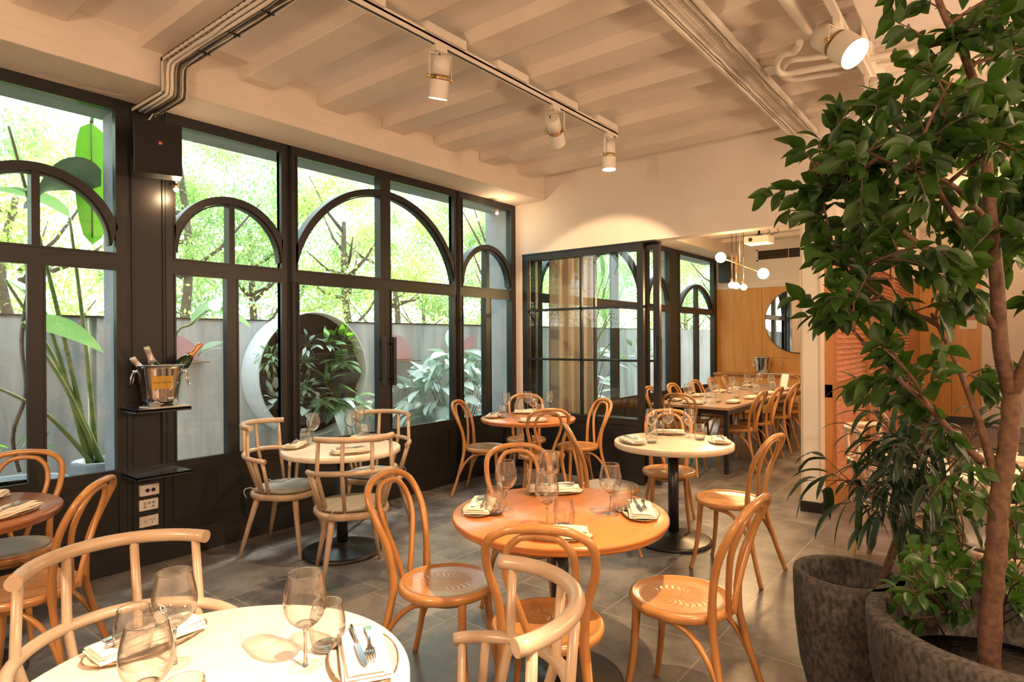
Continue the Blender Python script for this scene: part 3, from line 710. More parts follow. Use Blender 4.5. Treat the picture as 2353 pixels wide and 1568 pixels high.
# ================================================================== BENTWOOD CHAIR
def cat(P, n=8): return smoothpath(P, n)
def bentwood(upholstered):
    t = thing('bentwood_chair', '', 'chair')
    R = .205; zt = .46
    if upholstered:
        s_ = MB().lathe([(0, zt-.040), (R-.006, zt-.040), (R, zt-.034), (R+.002, zt-.018), (R-.004, zt-.004), (R-.014, zt-.001), (R-.020, zt-.006), (0, zt-.006)], 48); s_.build('seat', M_bent, t)
        MB().lathe([(R-.020, zt-.008), (R-.030, zt+.004), (R-.07, zt+.010), (0, zt+.012)], 48).build('seat_pad', M_vinyl, t)
    else:
        s_ = MB().lathe([(0, zt-.038), (R-.008, zt-.038), (R-.001, zt-.032), (R+.001, zt-.018), (R-.002, zt-.004), (R-.010, zt), (R-.018, zt-.001), (R-.024, zt-.006), (R-.05, zt-.008), (.06, zt-.009), (0, zt-.009)], 56); s_.build('seat', M_seat, t)
    r = .0155
    half = [(-.285, .205, 0), (-.235, .178, .16), (-.192, .148, .34), (-.178, .138, .46), (-.190, .150, .60), (-.228, .178, .72), (-.278, .170, .823), (-.302, .115, .870), (-.311, .050, .884)]
    P = half+[(-.312, 0, .886)]+[(a, -b, c_) for a, b, c_ in half[::-1]]
    P = cat(P, 7)
    rad = []
    for p in P: rad.append(.0150+(.002 if p.z > .42 and p.z < .5 else 0)-(.002*max(0, (.35-p.z)/.35)))
    MB().tube(P, rad, 12).build('back_hoop', M_bent, t)
    ih = [(-.200, .030, .425), (-.203, .036, .47), (-.216, .072, .58), (-.240, .112, .70), (-.270, .108, .79), (-.290, .070, .843), (-.295, .03, .856)]
    P = cat(ih+[(-.296, 0, .858)]+[(a, -b, c_) for a, b, c_ in ih[::-1]], 7)
    MB().tube(P, .0125, 10).build('inner_hoop', M_bent, t)
    for sy in (-1, 1):
        P = cat([(.135, .120*sy, .425), (.138, .124*sy, .34), (.148, .132*sy, .20), (.170, .148*sy, .06), (.186, .160*sy, 0)], 5)
        rr = [.0175-.0055*(1-p.z/.42) for p in P]
        MB().tube(P, rr, 12).build('leg', M_bent, t)
    hb = [(-.262, .190, .075), (-.225, .176, .19), (-.165, .158, .31), (-.085, .146, .385), (.0, .138, .404), (.065, .112, .400), (.105, .060, .395)]
    P = cat(hb+[(.115, 0, .394)]+[(a, -b, c_) for a, b, c_ in hb[::-1]], 6)
    MB().tube(P, .0115, 9).build('brace_hoop', M_bent, t)
    return t
BW = Proto(bentwood(False)); BU = Proto(bentwood(True))
# ================================================================== SPINDLE ARMCHAIR
def spindle_chair():
    t = thing('spindle_armchair', '', 'chair')
    # seat: rounded D outline
    out_ = []
    for i in range(40):
        a = 2*PI*i/40; x = math.cos(a); y = math.sin(a)
        k_ = 1.0/((abs(x)**2.5+abs(y)**2.5)**(1/2.5)); out_.append((x*k_*.225+.005, y*k_*(.235 if x > 0 else .228)))
    prof = [(.90, .392), (.97, .398), (1.0, .412), (1.0, .428), (.97, .438), (.90, .436), (.5, .430), (0, .430)]
    vs = []; fs = []; n = len(out_)
    for s_, z in prof:
        for (x, y) in out_: vs.append((x*s_, y*s_, z))
    for i in range(len(prof)-1):
        for k_ in range(n): fs.append((i*n+k_, i*n+(k_+1) % n, (i+1)*n+(k_+1) % n, (i+1)*n+k_))
    m_ = MB()._add(vs, fs, True); m_.f.append(list(range(n))[::-1]); m_.sm.append(False); m_.mi.append(0); m_.build('seat', M_ash, t)
    cu_ = MB(); vs = []; fs = []
    prof = [(.80, .436), (.86, .441), (.88, .452), (.85, .462), (.78, .467), (.4, .469), (0, .469)]
    for s_, z in prof:
        for (x, y) in out_: vs.append((x*s_+.01, y*s_, z))
    for i in range(len(prof)-1):
        for k_ in range(n): fs.append((i*n+k_, i*n+(k_+1) % n, (i+1)*n+(k_+1) % n, (i+1)*n+k_))
    cu_._add(vs, fs, True); c_ = cu_.build('cushion', M_felt, t)
    pp_ = [Vector((x*.885+.01, y*.885, .452)) for x, y in out_]
    MB().tube(pp_, .0035, 6, closed=True).build('piping', M_felt, c_)
    for sy in (-1, 1):
        tie = MB().tube(cat([(-.17, .12*sy, .455), (-.20, .135*sy, .462), (-.225, .15*sy, .452), (-.215, .17*sy, .43), (-.20, .165*sy, .40)], 4), .004, 6); tie.build('cushion_tie', M_felt, c_)
    for sx in (-1, 1):
        for sy in (-1, 1):
            a = Vector((.135*sx, .135*sy, .405)); b = Vector(((.205 if sx > 0 else -.235)*1.0, .205*sy, 0))
            MB().tube([a, a.lerp(b, .15), a.lerp(b, .5), b], [.0205, .0200, .0165, .0115], 14).build('leg', M_ash, t)
    def arc(Rx, Ry, z0, dz, a0, n_=28, cx=-.02):
        P = []
        for i in range(n_+1):
            an = PI-a0+2*a0*i/n_; P.append(Vector((cx+Rx*math.cos(an), Ry*math.sin(an), z0+dz*math.cos(an-PI))))
        return P
    A0 = math.radians(93)
    bow = arc(.252, .268, .672, .022, A0)
    MB().tube(bow, [.0165]*len(bow), 12, flat=1.05).build('arm_bow', M_ash, t)
    C0 = math.radians(66)
    comb = arc(.27, .255, .885, .010, C0, cx=-.02)
    MB().tube(comb, [.0190]*len(comb), 12, flat=1.0).build('comb_rail', M_ash, t)
    def on(Rx, Ry, z0, dz, cx, deg):
        an = PI-math.radians(deg); return Vector((cx+Rx*math.cos(an), Ry*math.sin(an), z0+dz*math.cos(an-PI)))
    for dg in (-62, -21, 21, 62):
        b = on(.252, .268, .672, .022, -.02, dg*.92); c2 = on(.27, .255, .885, .010, -.02, dg*.93); 
        a = Vector((.005+.185*math.cos(PI-math.radians(dg*.95)), .19*math.sin(PI-math.radians(dg*.95)), .43))
        MB().tube([a, b, c2], [.0120, .0130, .0120], 10).build('spindle', M_ash, t)
    for dg in (-88, -73, 73, 88):
        b = on(.252, .268, .672, .022, -.02, dg); a = Vector((.0+.19*math.cos(PI-math.radians(dg*.95)), .198*math.sin(PI-math.radians(dg*.95)), .43))
        MB().tube([a, b], [.0120, .0120], 10).build('spindle', M_ash, t)
    return t
SC = Proto(spindle_chair())

# ================================================================== TABLES
def round_table(c_, r, zt, topmat, label, thick=.038, base_r=.27, cat_='table', group=None, mould=False):
    t = thing('round_table', label, cat_, (c_[0], c_[1], 0), 0, group)
    b = .006
    prof = [(0, zt-thick), (r-b, zt-thick), (r, zt-thick+b), (r, zt-b), (r-b*.6, zt-.0015), (r-b*1.6, zt), (0, zt)]
    if mould: prof = [(0, zt-thick), (r-.012, zt-thick), (r-.006, zt-thick+.010), (r-.006, zt-thick+.018), (r, zt-thick+.021), (r, zt-.006), (r-.005, zt), (0, zt)]
    MB().lathe(prof, 96).build('tabletop', topmat, t)
    MB().lathe([(0, zt-thick-.012), (.16, zt-thick-.012), (.16, zt-thick), (0, zt-thick)], 24).build('mounting_plate', M_black2, t)
    MB().tube([(0, 0, .04), (0, 0, zt-thick-.01)], .038, 24).build('column', M_black2, t)
    MB().lathe([(0, 0), (base_r, 0), (base_r+.002, .006), (base_r, .022), (base_r-.02, .028), (.09, .040), (.06, .055), (.045, .075), (0, .075)], 64).build('base', M_black, t)
    return t
T1, T2, T3, T4, T5, T0, T7 = (.632, 1.335), (2.63, 3.63), (2.205, 1.50), (4.72, 3.57), (4.25, 1.885), (.56, 3.58), (4.50, -.03)
ZT = .735
round_table(T1, .42, ZT, M_pale, 'round pale white-topped table, very close, at the bottom left of the photo')
round_table(T2, .405, ZT, M_pale, 'round pale table by the window among spindle armchairs')
round_table(T3, .462, ZT, M_orange, 'round orange wooden table in the middle of the room', mould=True)
round_table(T4, .455, ZT, M_orange, 'round orange wooden table at the far corner by the sliding screen', mould=True)
round_table(T5, .425, ZT, M_terrazzo, 'round cream terrazzo table in front of the dining room opening', thick=.045)
round_table(T0, .405, ZT, M_brown, 'round brown wooden table cut by the left edge of the photo', mould=True)
round_table(T7, .50, ZT, M_pale, 'round pale table seen through the leaves of the potted tree')
# long dining table
lt = thing('dining_table', 'long rectangular table with black legs in the private dining room', 'table', (8.55, 2.77, 0))
MB().bbox(-1.92, -.47, ZT-.03, 1.92, .45, ZT, .004).build('tabletop', wood('weathered_grey_wood', (.36, .24, .15), (.46, .32, .21), .3, (.2, 2, 1), 6, coat=.4), lt)
MB().box(-1.86, -.43, ZT-.09, 1.86, .41, ZT-.03).build('apron', M_black2, lt)
for x in (-1.84, -.62, .62, 1.84):
    for y in (-.41, .39): MB().box(x-.022, y-.022, 0, x+.022, y+.022, ZT-.05).build('leg', M_black2, lt)

# ================================================================== CHAIR PLACEMENT
D = math.radians
def bw(x, y, deg, label, group, up=False): return (BU if up else BW).put((x, y, 0), D(deg), label, group)
G3, G4, G5, G0, G6 = 'bentwood chairs at the orange centre table', 'bentwood chairs at the far orange table', 'bentwood chairs at the terrazzo table', 'bentwood chairs at the brown table', 'bentwood chairs at the long dining table'
bw(1.878, 1.862, -74, 'honey bentwood chair on the left of the orange centre table, embossed seat fully in view', G3)
bw(1.830, 1.300, 30, 'honey bentwood chair seen from behind at the front of the orange centre table', G3)
bw(2.345, 1.01, 90, 'honey bentwood chair on the right of the orange centre table, largest and nearest', G3)
bw(2.54, 1.91, -128, 'honey bentwood chair behind the orange centre table, only its hoop above the glasses', G3)
bw(4.49, 3.90, -68, 'honey bentwood chair left of the far orange table, back to the windows', G4)
bw(5.10, 3.88, 218, 'bentwood chair behind the far orange table in the room corner', G4)
bw(5.08, 3.24, 149, 'honey bentwood chair right of the far orange table by the black screen', G4)
bw(4.49, 3.24, 48, 'honey bentwood chair seen from behind in front of the far orange table', G4)
bw(3.80, 2.16, -50, 'bentwood chair with grey pad left of the terrazzo table, back seen edge on', G5, True)
bw(4.54, 2.05, 205, 'bentwood chair behind the terrazzo table column, facing the camera', G5)
bw(3.97, 1.385, 86, 'honey bentwood chair right of the terrazzo table with a brightly lit seat', G5)
bw(.82, 3.90, 242, 'bentwood chair with grey padded seat behind the brown table at the left edge', G0, True)
bw(.735, 3.235, 140, 'honey bentwood chair at the left edge in front of the brown table', G0)
ords = ['nearest', 'second', 'third', 'fourth', 'fifth', 'sixth']
for i, x in enumerate((7.17, 7.82, 8.60, 9.35, 10.0)):
    bw(x, 2.40, 90, 'bentwood chair on the right side of the long dining table, %s from the camera' % ords[i], G6)
for i, x in enumerate((7.05, 7.72, 8.50, 9.15, 9.75)):
    bw(x, 3.14, -90, 'bentwood chair on the window side of the long dining table, %s from the camera' % ords[i], G6)
bw(6.60, 2.76, 4, 'greyish bentwood chair at the near end of the long dining table', G6)
bw(10.55, 2.70, 182, 'bentwood chair at the far end of the long dining table by the sideboard', G6)
GS = 'pale spindle armchairs'
def scp(x, y, deg, label): return SC.put((x, y, 0), D(deg), label, GS)
scp(2.42, 4.00, -58, 'pale spindle armchair with grey-green cushion left of the window table, nearest the window bay')
scp(2.42, 3.235, 60, 'pale spindle armchair seen from behind in front of the window table')
scp(3.10, 3.86, 205, 'pale spindle armchair behind the window table beneath the ring planter')
scp(.645, 1.765, -90.5, 'pale spindle armchair at the back left of the nearest white table')
scp(1.002, .986, 133.5, 'pale spindle armchair at the bottom centre, right of the nearest white table')
scp(4.58, .52, -98, 'pale spindle armchair behind the leaves, beside the column, at the tree-side table')
scp(3.92, -.02, 2, 'pale spindle armchair half hidden by the thick tree trunk at the right edge')
# ================================================================== TABLEWARE
def wine_glass(logo=True):
    t = thing('wine_glass', '', 'wine glass')
    prof = [(.003, .088), (.012, .091), (.028, .104), (.039, .122), (.0435, .143), (.0425, .165), (.038, .190), (.0335, .214)]
    prof = [(r*1.10, z) for r, z in prof]; P = prof
    inner = [(r-.0009, z+.0006) for r, z in prof[::-1]]
    b = MB().lathe(cat2(P)+[(.0365, .2146)]+cat2(inner), 36); b.build('bowl', M_thin, t)
    MB().tube([(0, 0, .003), (0, 0, .012), (0, 0, .045), (0, 0, .080), (0, 0, .090)], [.0060, .0042, .0034, .0042, .0075], 12).lathe([(0, .0885), (.008, .089), (.018, .0945), (.022, .099), (.012, .0965), (0, .0955)], 24).build('stem', M_solid, t)
    MB().tube([(.0366*math.cos(a), .0366*math.sin(a), .2147) for a in [2*PI*i/36 for i in range(36)]], .0008, 6, closed=True).build('rim', M_solid, t)
    MB().lathe([(.0, .0045), (.006, .0040), (.018, .0022), (.034, .0014), (.0355, .0004), (.034, 0), (0, 0)], 36).build('foot', M_foot, t)
    if logo:
        M_etch = mat('etched_white', (.85, .80, .72), .6)
        g = MB(); Rb = .0480
        def P3(x, z): a = x/Rb; return (-Rb*math.cos(a), Rb*math.sin(a), .148+z)
        def st(pts, r=.00045): g.tube([P3(*p) for p in pts], r, 5)
        def circ(x, z, r, r_=.00045): g.tube([P3(x+r*math.cos(2*PI*i/20), z+r*math.sin(2*PI*i/20)) for i in range(20)], r_, 5, closed=True)
        circ(.0, .003, .0052, .0006); circ(.004, -.0075, .0030)
        st([(-.0085, .002), (-.0085, -.005), (-.0045, -.005)])
        st([(.004, .004), (.004, .012), (.009, .006), (.009, .014)])
        st([(-.004, -.0115), (-.004, -.0045), (-.001, -.0055), (-.001, -.0075), (-.004, -.008), (-.0008, -.0115)])
        circ(.002, -.0145, .0008, .0005)
        g.build('etched_logo', M_etch, t)
    return t
def cat2(P, n=4):
    return [(p.x, p.y) for p in smoothpath([(a, b, 0) for a, b in P], n)]
def tumbler():
    t = thing('tumbler', '', 'tumbler')
    prof = [(.026, .001), (.031, .004), (.0375, .030), (.0405, .052), (.0390, .078), (.0335, .105), (.0322, .112)]; prof = [(r*1.07, z) for r, z in prof]
    out_ = cat2(prof); inn = [(r-.0011, max(z, .010)) for r, z in out_[::-1]]
    MB().lathe([(0, .0)]+out_+[(.0340, .1126)]+[q for q in inn if q[1] > .0101]+[(.022, .0085), (0, .0080)], 36).build('bowl', M_thin, t)
    MB().lathe([(0, .0012), (.026, .0015), (.032, .006), (.033, .011), (.020, .0085), (0, .0080)], 32).build('base', M_solid, t)
    MB().tube([(.0343*math.cos(a), .0343*math.sin(a), .1127) for a in [2*PI*i/36 for i in range(36)]], .0008, 6, closed=True).build('rim', M_solid, t)
    return t
def plate():
    t = thing('side_plate', '', 'plate')
    MB().lathe([(0, 0), (.070, 0), (.088, .004), (.104, .010), (.101, .0115), (.086, .0065), (.068, .0035), (0, .0035)], 48, sx=.76, sy=1.36).build('dish', M_plate, t)
    MB().tube([(.0779*math.cos(a)*(1+.006*math.sin(5*a)), .1394*math.sin(a)*(1+.006*math.cos(3*a)), .0108) for a in [2*PI*i/48 for i in range(48)]], .0022, 6, closed=True).build('rim', M_platerim, t)
    return t
def napkin():
    "folded linen, long along local y"
    m_ = MB()
    for hx, hy, z, h, dx, tw in ((.054, .122, .0, .0085, 0, .0), (.050, .119, .0080, .0085, .003, .012), (.040, .117, .0160, .0075, -.006, -.02)):
        xs = [-1, -.6, -.2, .2, .6, 1]; r_ = h*.5; ring = []
        for q in xs: ring.append((q*(hx-r_), r_, 1))
        for k_ in range(1, 6): a = PI/2-PI*k_/6; ring.append((hx-r_+r_*math.cos(a), r_*math.sin(a), 0))
        for q in xs[::-1]: ring.append((q*(hx-r_), -r_, -1))
        for k_ in range(1, 6): a = -PI/2-PI*k_/6; ring.append((-hx+r_+r_*math.cos(a), r_*math.sin(a), 0))
        n = len(ring); N = 22; vs = []
        for j in range(N):
            y = -1+2*j/(N-1); e_ = (1-abs(y)**14*.75); yy = y*hy
            for (px_, pz_, s_) in ring:
                wv = .0011*math.sin(yy*46+px_*38+z*500)+.0007*math.sin(px_*95-yy*21)
                vs.append((px_*(1-.02*math.sin(yy*9+z*99))+dx+tw*yy, yy, z+r_+.0005+pz_*e_+(wv if s_ >= 0 else wv*.4)))
        fs = [(j*n+k_, j*n+(k_+1) % n, (j+1)*n+(k_+1) % n, (j+1)*n+k_) for j in range(N-1) for k_ in range(n)]
        m_._add(vs, fs, True)
        o_ = len(m_.v)-len(vs); m_.f.append([o_+k_ for k_ in range(n)][::-1]); m_.sm.append(False); m_.mi.append(0); m_.f.append([o_+(N-1)*n+k_ for k_ in range(n)]); m_.sm.append(False); m_.mi.append(0)
    o = m_.build('folded_napkin', M_linen, None); tag(o, '', 'napkin'); return o
def knife():
    t = thing('table_knife', '', 'knife')
    MB().tube([(0, -.10, 0), (0, -.097, 0), (0, -.06, 0), (0, -.015, 0), (0, -.01, 0)], [.004, .0068, .0062, .0052, .0058], 12, flat=.62).build('handle', M_cutlery, t)
    out_ = [(-.003, -.01), (.005, -.01), (.0085, .0), (.009, .04), (.0075, .085), (.002, .105), (-.004, .100), (-.006, .06), (-.0055, .0)]
    MB().prism(out_, -.0008, .0008).build('blade', M_cutlery, t)
    return t
def fork():
    t = thing('table_fork', '', 'fork')
    m_ = MB()
    def fn(u, v):
        y = -.095+u*.13
        w_ = [.0085, .0085, .007, .0045, .003, .0027, .0027, .003, .005, .0095, .0115][min(10, int(u*10.001))]
        z = .0035*math.sin(u*PI)+.001
        return ((v*2-1)*w_, y, z)
    m_.grid(fn, 22, 5)
    m_.build('handle', M_cutlery, t)
    g = MB()
    for i in range(4):
        x = -.0093+i*.0062; g.tube([(x, .033, .001), (x, .055, .0045), (x*.95, .082, .001)], [.0019, .0016, .0009], 6)
    g.box(-.0113, .030, .0, .0113, .040, .0016)
    g.build('tines', M_cutlery, t)
    return t
WG = Proto(wine_glass()); TB = Proto(tumbler()); PL = Proto(plate()); KN = Proto(knife()); FK = Proto(fork())
NP0 = napkin(); np_used = [False]
def put_napkin(loc, rz, label, group):
    if not np_used[0]: o = NP0; np_used[0] = True
    else: o = NP0.copy(); C.objects.link(o)
    o.location = loc; o.rotation_euler = (0, 0, rz); o['label'] = label; o['group'] = group; return o
def setting(p, rz, where, group, cut=True, knife_=True, zt=ZT, flip=False):
    "plate with folded napkin, knife and fork; rz = direction of the napkin's short axis"
    x, y = p[0], p[1]
    PL.put((x, y, zt+.0005), rz, 'dark-rimmed stoneware plate ' + where, 'side plates '+group)
    put_napkin((x, y, zt+.0115), rz, 'folded cream napkin ' + where, 'napkins '+group)
    if cut:
        if flip: rz += PI
        zc = zt+.0425-.0015
        if knife_:
            q = Matrix.Rotation(rz, 2) @ Vector((.012, 0)); KN.put((x+q.x, y+q.y, zc), rz+.08, 'steel table knife on the napkin ' + where, 'knives '+group)
        q = Matrix.Rotation(rz, 2) @ Vector((-.014, .004)); FK.put((x+q.x, y+q.y, zc-.002), rz-.06, 'steel fork on the napkin ' + where, 'forks '+group)
def on(u, v, z=ZT): return onz(u, v, z)
def wg(p, deg, where, g, z=ZT): return WG.put((p[0], p[1], z+.0006), D(deg), 'clear wine glass '+where, 'wine glasses '+g)
def tb(p, where, g, z=ZT): return TB.put((p[0], p[1], z+.0006), 0, 'clear stemless tumbler '+where, 'tumblers '+g)
def ang(a, b): return math.atan2(b[1]-a[1], b[0]-a[0])
def rad(c_, r, deg): return (c_[0]+r*math.cos(D(deg)), c_[1]+r*math.sin(D(deg)))

# nearest white table
g = 'on the nearest white table'
pR = (.900, 1.165); pL = (.622, 1.648)
setting(pR, ang(T1, pR), 'at the right of the nearest white table', g, flip=True)
setting(pL, ang(T1, pL), 'at the back left of the nearest white table', g, flip=True)
wg(on(702, 1533), 200, 'at the right of the nearest white table, beside the tumbler', g)
tb(on(752, 1492), 'touching the right wine glass on the nearest white table', g)
wg(on(402, 1528), 38, 'with etched logo at the back left of the nearest white table', g)
tb(on(308, 1507), 'half overlapped at the left of the nearest white table', g)
wg(on(338, 1690), 60, 'at the bottom left edge of the photo, nearest of all', g)
tb(on(425, 1705), 'cut by the bottom edge of the photo on the nearest white table', g)
# orange centre table
g = 'on the orange centre table'
aC = [('at the left of the orange centre table', 122), ('at the back of the orange centre table', 38), ('at the right of the orange centre table', -58), ('at the front of the orange centre table, behind the chair hoop', 212)]
for nm, dg in aC:
    p = rad(T3, .345, dg); setting(p, D(dg)+(PI if dg in (122,) else 0), nm, g, cut=dg != 212, flip=dg == -58)
wg(on(1163, 1172), 20, 'at the left of the orange centre table', g); tb(on(1138, 1183), 'left, beside the fork on the orange centre table', g)
wg(on(1262, 1143), 40, 'at the back of the orange centre table, showing its etched logo', g); tb(on(1228, 1137), 'at the back of the orange centre table before the rolled napkin', g)
wg(on(1403, 1183), 35, 'at the right of the orange centre table', g); tb(on(1430, 1175), 'at the right of the orange centre table behind the wine glass', g)
wg(on(1257, 1212), 30, 'at the front of the orange centre table', g); tb(on(1296, 1213), 'at the front of the orange centre table', g)
# window table
g = 'on the window table'
for nm, p, dg in (('at the left of the window table', (2.43, 3.89), 128), ('at the front of the window table', (2.52, 3.38), 245), ('at the back right of the window table', (2.93, 3.73), 18)):
    setting(p, D(dg), nm, g, cut=True)
wg(on(720, 1018), 35, 'at the left of the window table', g); tb(on(703, 1022), 'at the left of the window table by the napkin', g)
wg(on(806, 1008), 35, 'in the middle of the window table', g); wg(on(826, 996), 35, 'at the back of the window table, right of the middle one', g)
tb(on(835, 1012), 'at the right of the window table', g)
# far orange table
g = 'on the far orange table'
for nm, dg in (('at the left of the far orange table', 122), ('at the back of the far orange table', 40), ('at the right of the far orange table', -32), ('at the front of the far orange table', 225)):
    setting(rad(T4, .34, dg), D(dg), nm, g, cut=dg in (122, 40))
wg(on(1163, 953), 30, 'at the left of the far orange table', g); wg(on(1213, 948), 30, 'at the back of the far orange table', g)
wg(on(1226, 957), 30, 'at the front middle of the far orange table', g); wg(on(1262, 948), 30, 'at the right of the far orange table', g)
tb(on(1154, 960), 'at the left of the far orange table', g); tb(on(1196, 950), 'at the back of the far orange table', g); tb(on(1243, 956), 'at the right of the far orange table', g)
# terrazzo table
g = 'on the terrazzo table'
for nm, dg in (('at the left of the terrazzo table', 142), ('at the back of the terrazzo table', 30), ('at the right of the terrazzo table', -66)):
    setting(rad(T5, .325, dg), D(dg), nm, g, cut=dg != 30)
wg(on(1497, 1006), 40, 'at the left of the terrazzo table', g); wg(on(1535, 1001), 40, 'in the middle of the terrazzo table before the napkin', g); wg(on(1584, 1006), 40, 'at the right of the terrazzo table', g)
tb(on(1498, 1018), 'at the left front of the terrazzo table', g); tb(on(1514, 1000), 'at the back left of the terrazzo table', g); tb(on(1608, 1011), 'at the right of the terrazzo table', g)
# brown table
g = 'on the brown table'
setting(rad(T0, .27, -52), D(-52), 'on the brown table at the left edge, nearer one', g)
setting(rad(T0, .28, 62), D(62), 'on the brown table at the left edge, farther one', g, cut=False)
# long dining table
g = 'on the long dining table'
for i, x in enumerate((7.17, 7.82, 8.60, 9.35)):
    setting((x, 2.44), D(-90), 'on the right side of the long dining table, %s from the camera' % ords[i], g, cut=False)
    wg((x-.12, 2.60), 0, 'on the right side of the long dining table, %s from the camera' % ords[i], g)
    tb((x+.02, 2.62), 'on the right side of the long dining table, %s from the camera' % ords[i], g)
for i, x in enumerate((7.05, 7.72, 8.50, 9.15, 9.75)):
    setting((x, 3.09), D(90), 'on the window side of the long dining table, %s from the camera' % ords[i], g, cut=False)
    wg((x+.12, 2.95), 0, 'on the window side of the long dining table, %s from the camera' % ords[i], g)
    if i < 4: tb((x-.03, 2.93), 'on the window side of the long dining table, %s from the camera' % ords[i], g)
setting((6.80, 2.78), D(180), 'at the near end of the long dining table', g, cut=False)
wg((6.95, 2.90), 0, 'at the near end of the long dining table', g); tb((6.98, 2.72), 'at the near end of the long dining table', g)
wg((10.05, 2.60), 0, 'at the far end of the long dining table', g)
mc = MB().obox((9.62, 2.52, ZT+.11), Vector((.3, 1, 0)).normalized(), Vector((-1, .3, .25)).normalized(), Vector((.2, -.1, 1)).normalized(), .055, .002, .11)
tag(mc.build('menu_card', mat('white_card', (.80, .78, .74), .7)), 'white menu card standing near the far end of the long dining table', 'menu card')
# tree-side table
g = 'on the tree-side table'
setting((4.50, .30), D(82), 'at the back of the pale table behind the leaves', g)
setting((4.18, -.14), D(200), 'at the near side of the pale table behind the tree trunk', g, cut=False)
wg((4.30, .22), 200, 'seen through narrow leaves on the pale tree-side table', g); wg((4.22, -.02), 200, 'right of the tree trunk on the pale tree-side table', g)
tb((4.38, .12), 'on the pale tree-side table', g)

# ================================================================== SHELVES, BUCKET, OUTLETS
def shelf(z, label, brace=False):
    t = thing('wall_shelf', label, 'shelf', (1.695, 4.45, z))
    MB().bbox(-.165, -.25, -.012, .165, 0, 0, .0015).box(-.165, -.25, -.022, .165, -.246, 0).box(-.165, -.25, -.022, -.161, 0, 0).box(.161, -.25, -.022, .165, 0, 0).build('board', mat('satin_black_shelf', (.035, .035, .04), .22), t)
    MB().box(-.165, -.006, 0, .165, 0, .025).build('back_lip', M_black2, t)
    return t
shelf(1.055, 'black metal wall shelf holding the champagne bucket')
shelf(.635, 'empty black metal wall shelf below the bucket shelf')
br = thing('shelf_bracket', 'pair of black uprights joining the two wall shelves', 'bracket', (1.695, 4.45, .635))
for x in (-.115, .095):
    b_ = MB().box(x-.014, -.008, .0, x+.014, 0, .40).build('upright', M_black2, br)
    MB().lathe([(0, 0), (.006, 0), (.006, .003), (0, .005)], 12).build('screw', M_brass, br)
for i, z in enumerate((.545, .445, .335)):
    o = thing('power_outlet', ['white wall plate with two black round sockets, topmost of three', 'white wall plate with small data sockets, middle of three', 'white wall power outlet, lowest of three'][i], 'outlet', (1.69, 4.458, z-.045))
    MB().bbox(-.058, -.034 if i == 0 else -.018, -.036, .058, -.001, .036, .004).build('wall_plate', M_white, o)
    y_ = -.035 if i == 0 else -.019
    if i == 0:
        for x in (-.016, .020): MB().tube([(x, y_-.002, 0), (x, y_+.003, 0)], .0125, 16).build('socket', M_black2, o)
    elif i == 1:
        for x in (-.026, 0, .026):
            for z_ in (.012, -.012): MB().box(x-.008, y_-.001, z_-.008, x+.008, y_+.002, z_+.008).build('socket', mat('socket_grey', (.35, .30, .25), .5) if (x, z_) != (0, -.012) else M_white, o)
    else:
        MB().box(-.030, y_-.003, -.008, -.016, y_+.002, .010).build('rocker_switch', mat('switch_cream', (.66, .60, .52), .5), o)
        for dx, dz, a in ((.010, .008, .5), (.028, .008, -.5), (.019, -.010, 0)):
            MB().obox((dx, y_-.0005, dz), (math.cos(a), 0, math.sin(a)), (0, 1, 0), (-math.sin(a), 0, math.cos(a)), .0012, .001, .005).build('socket', M_black2, o)
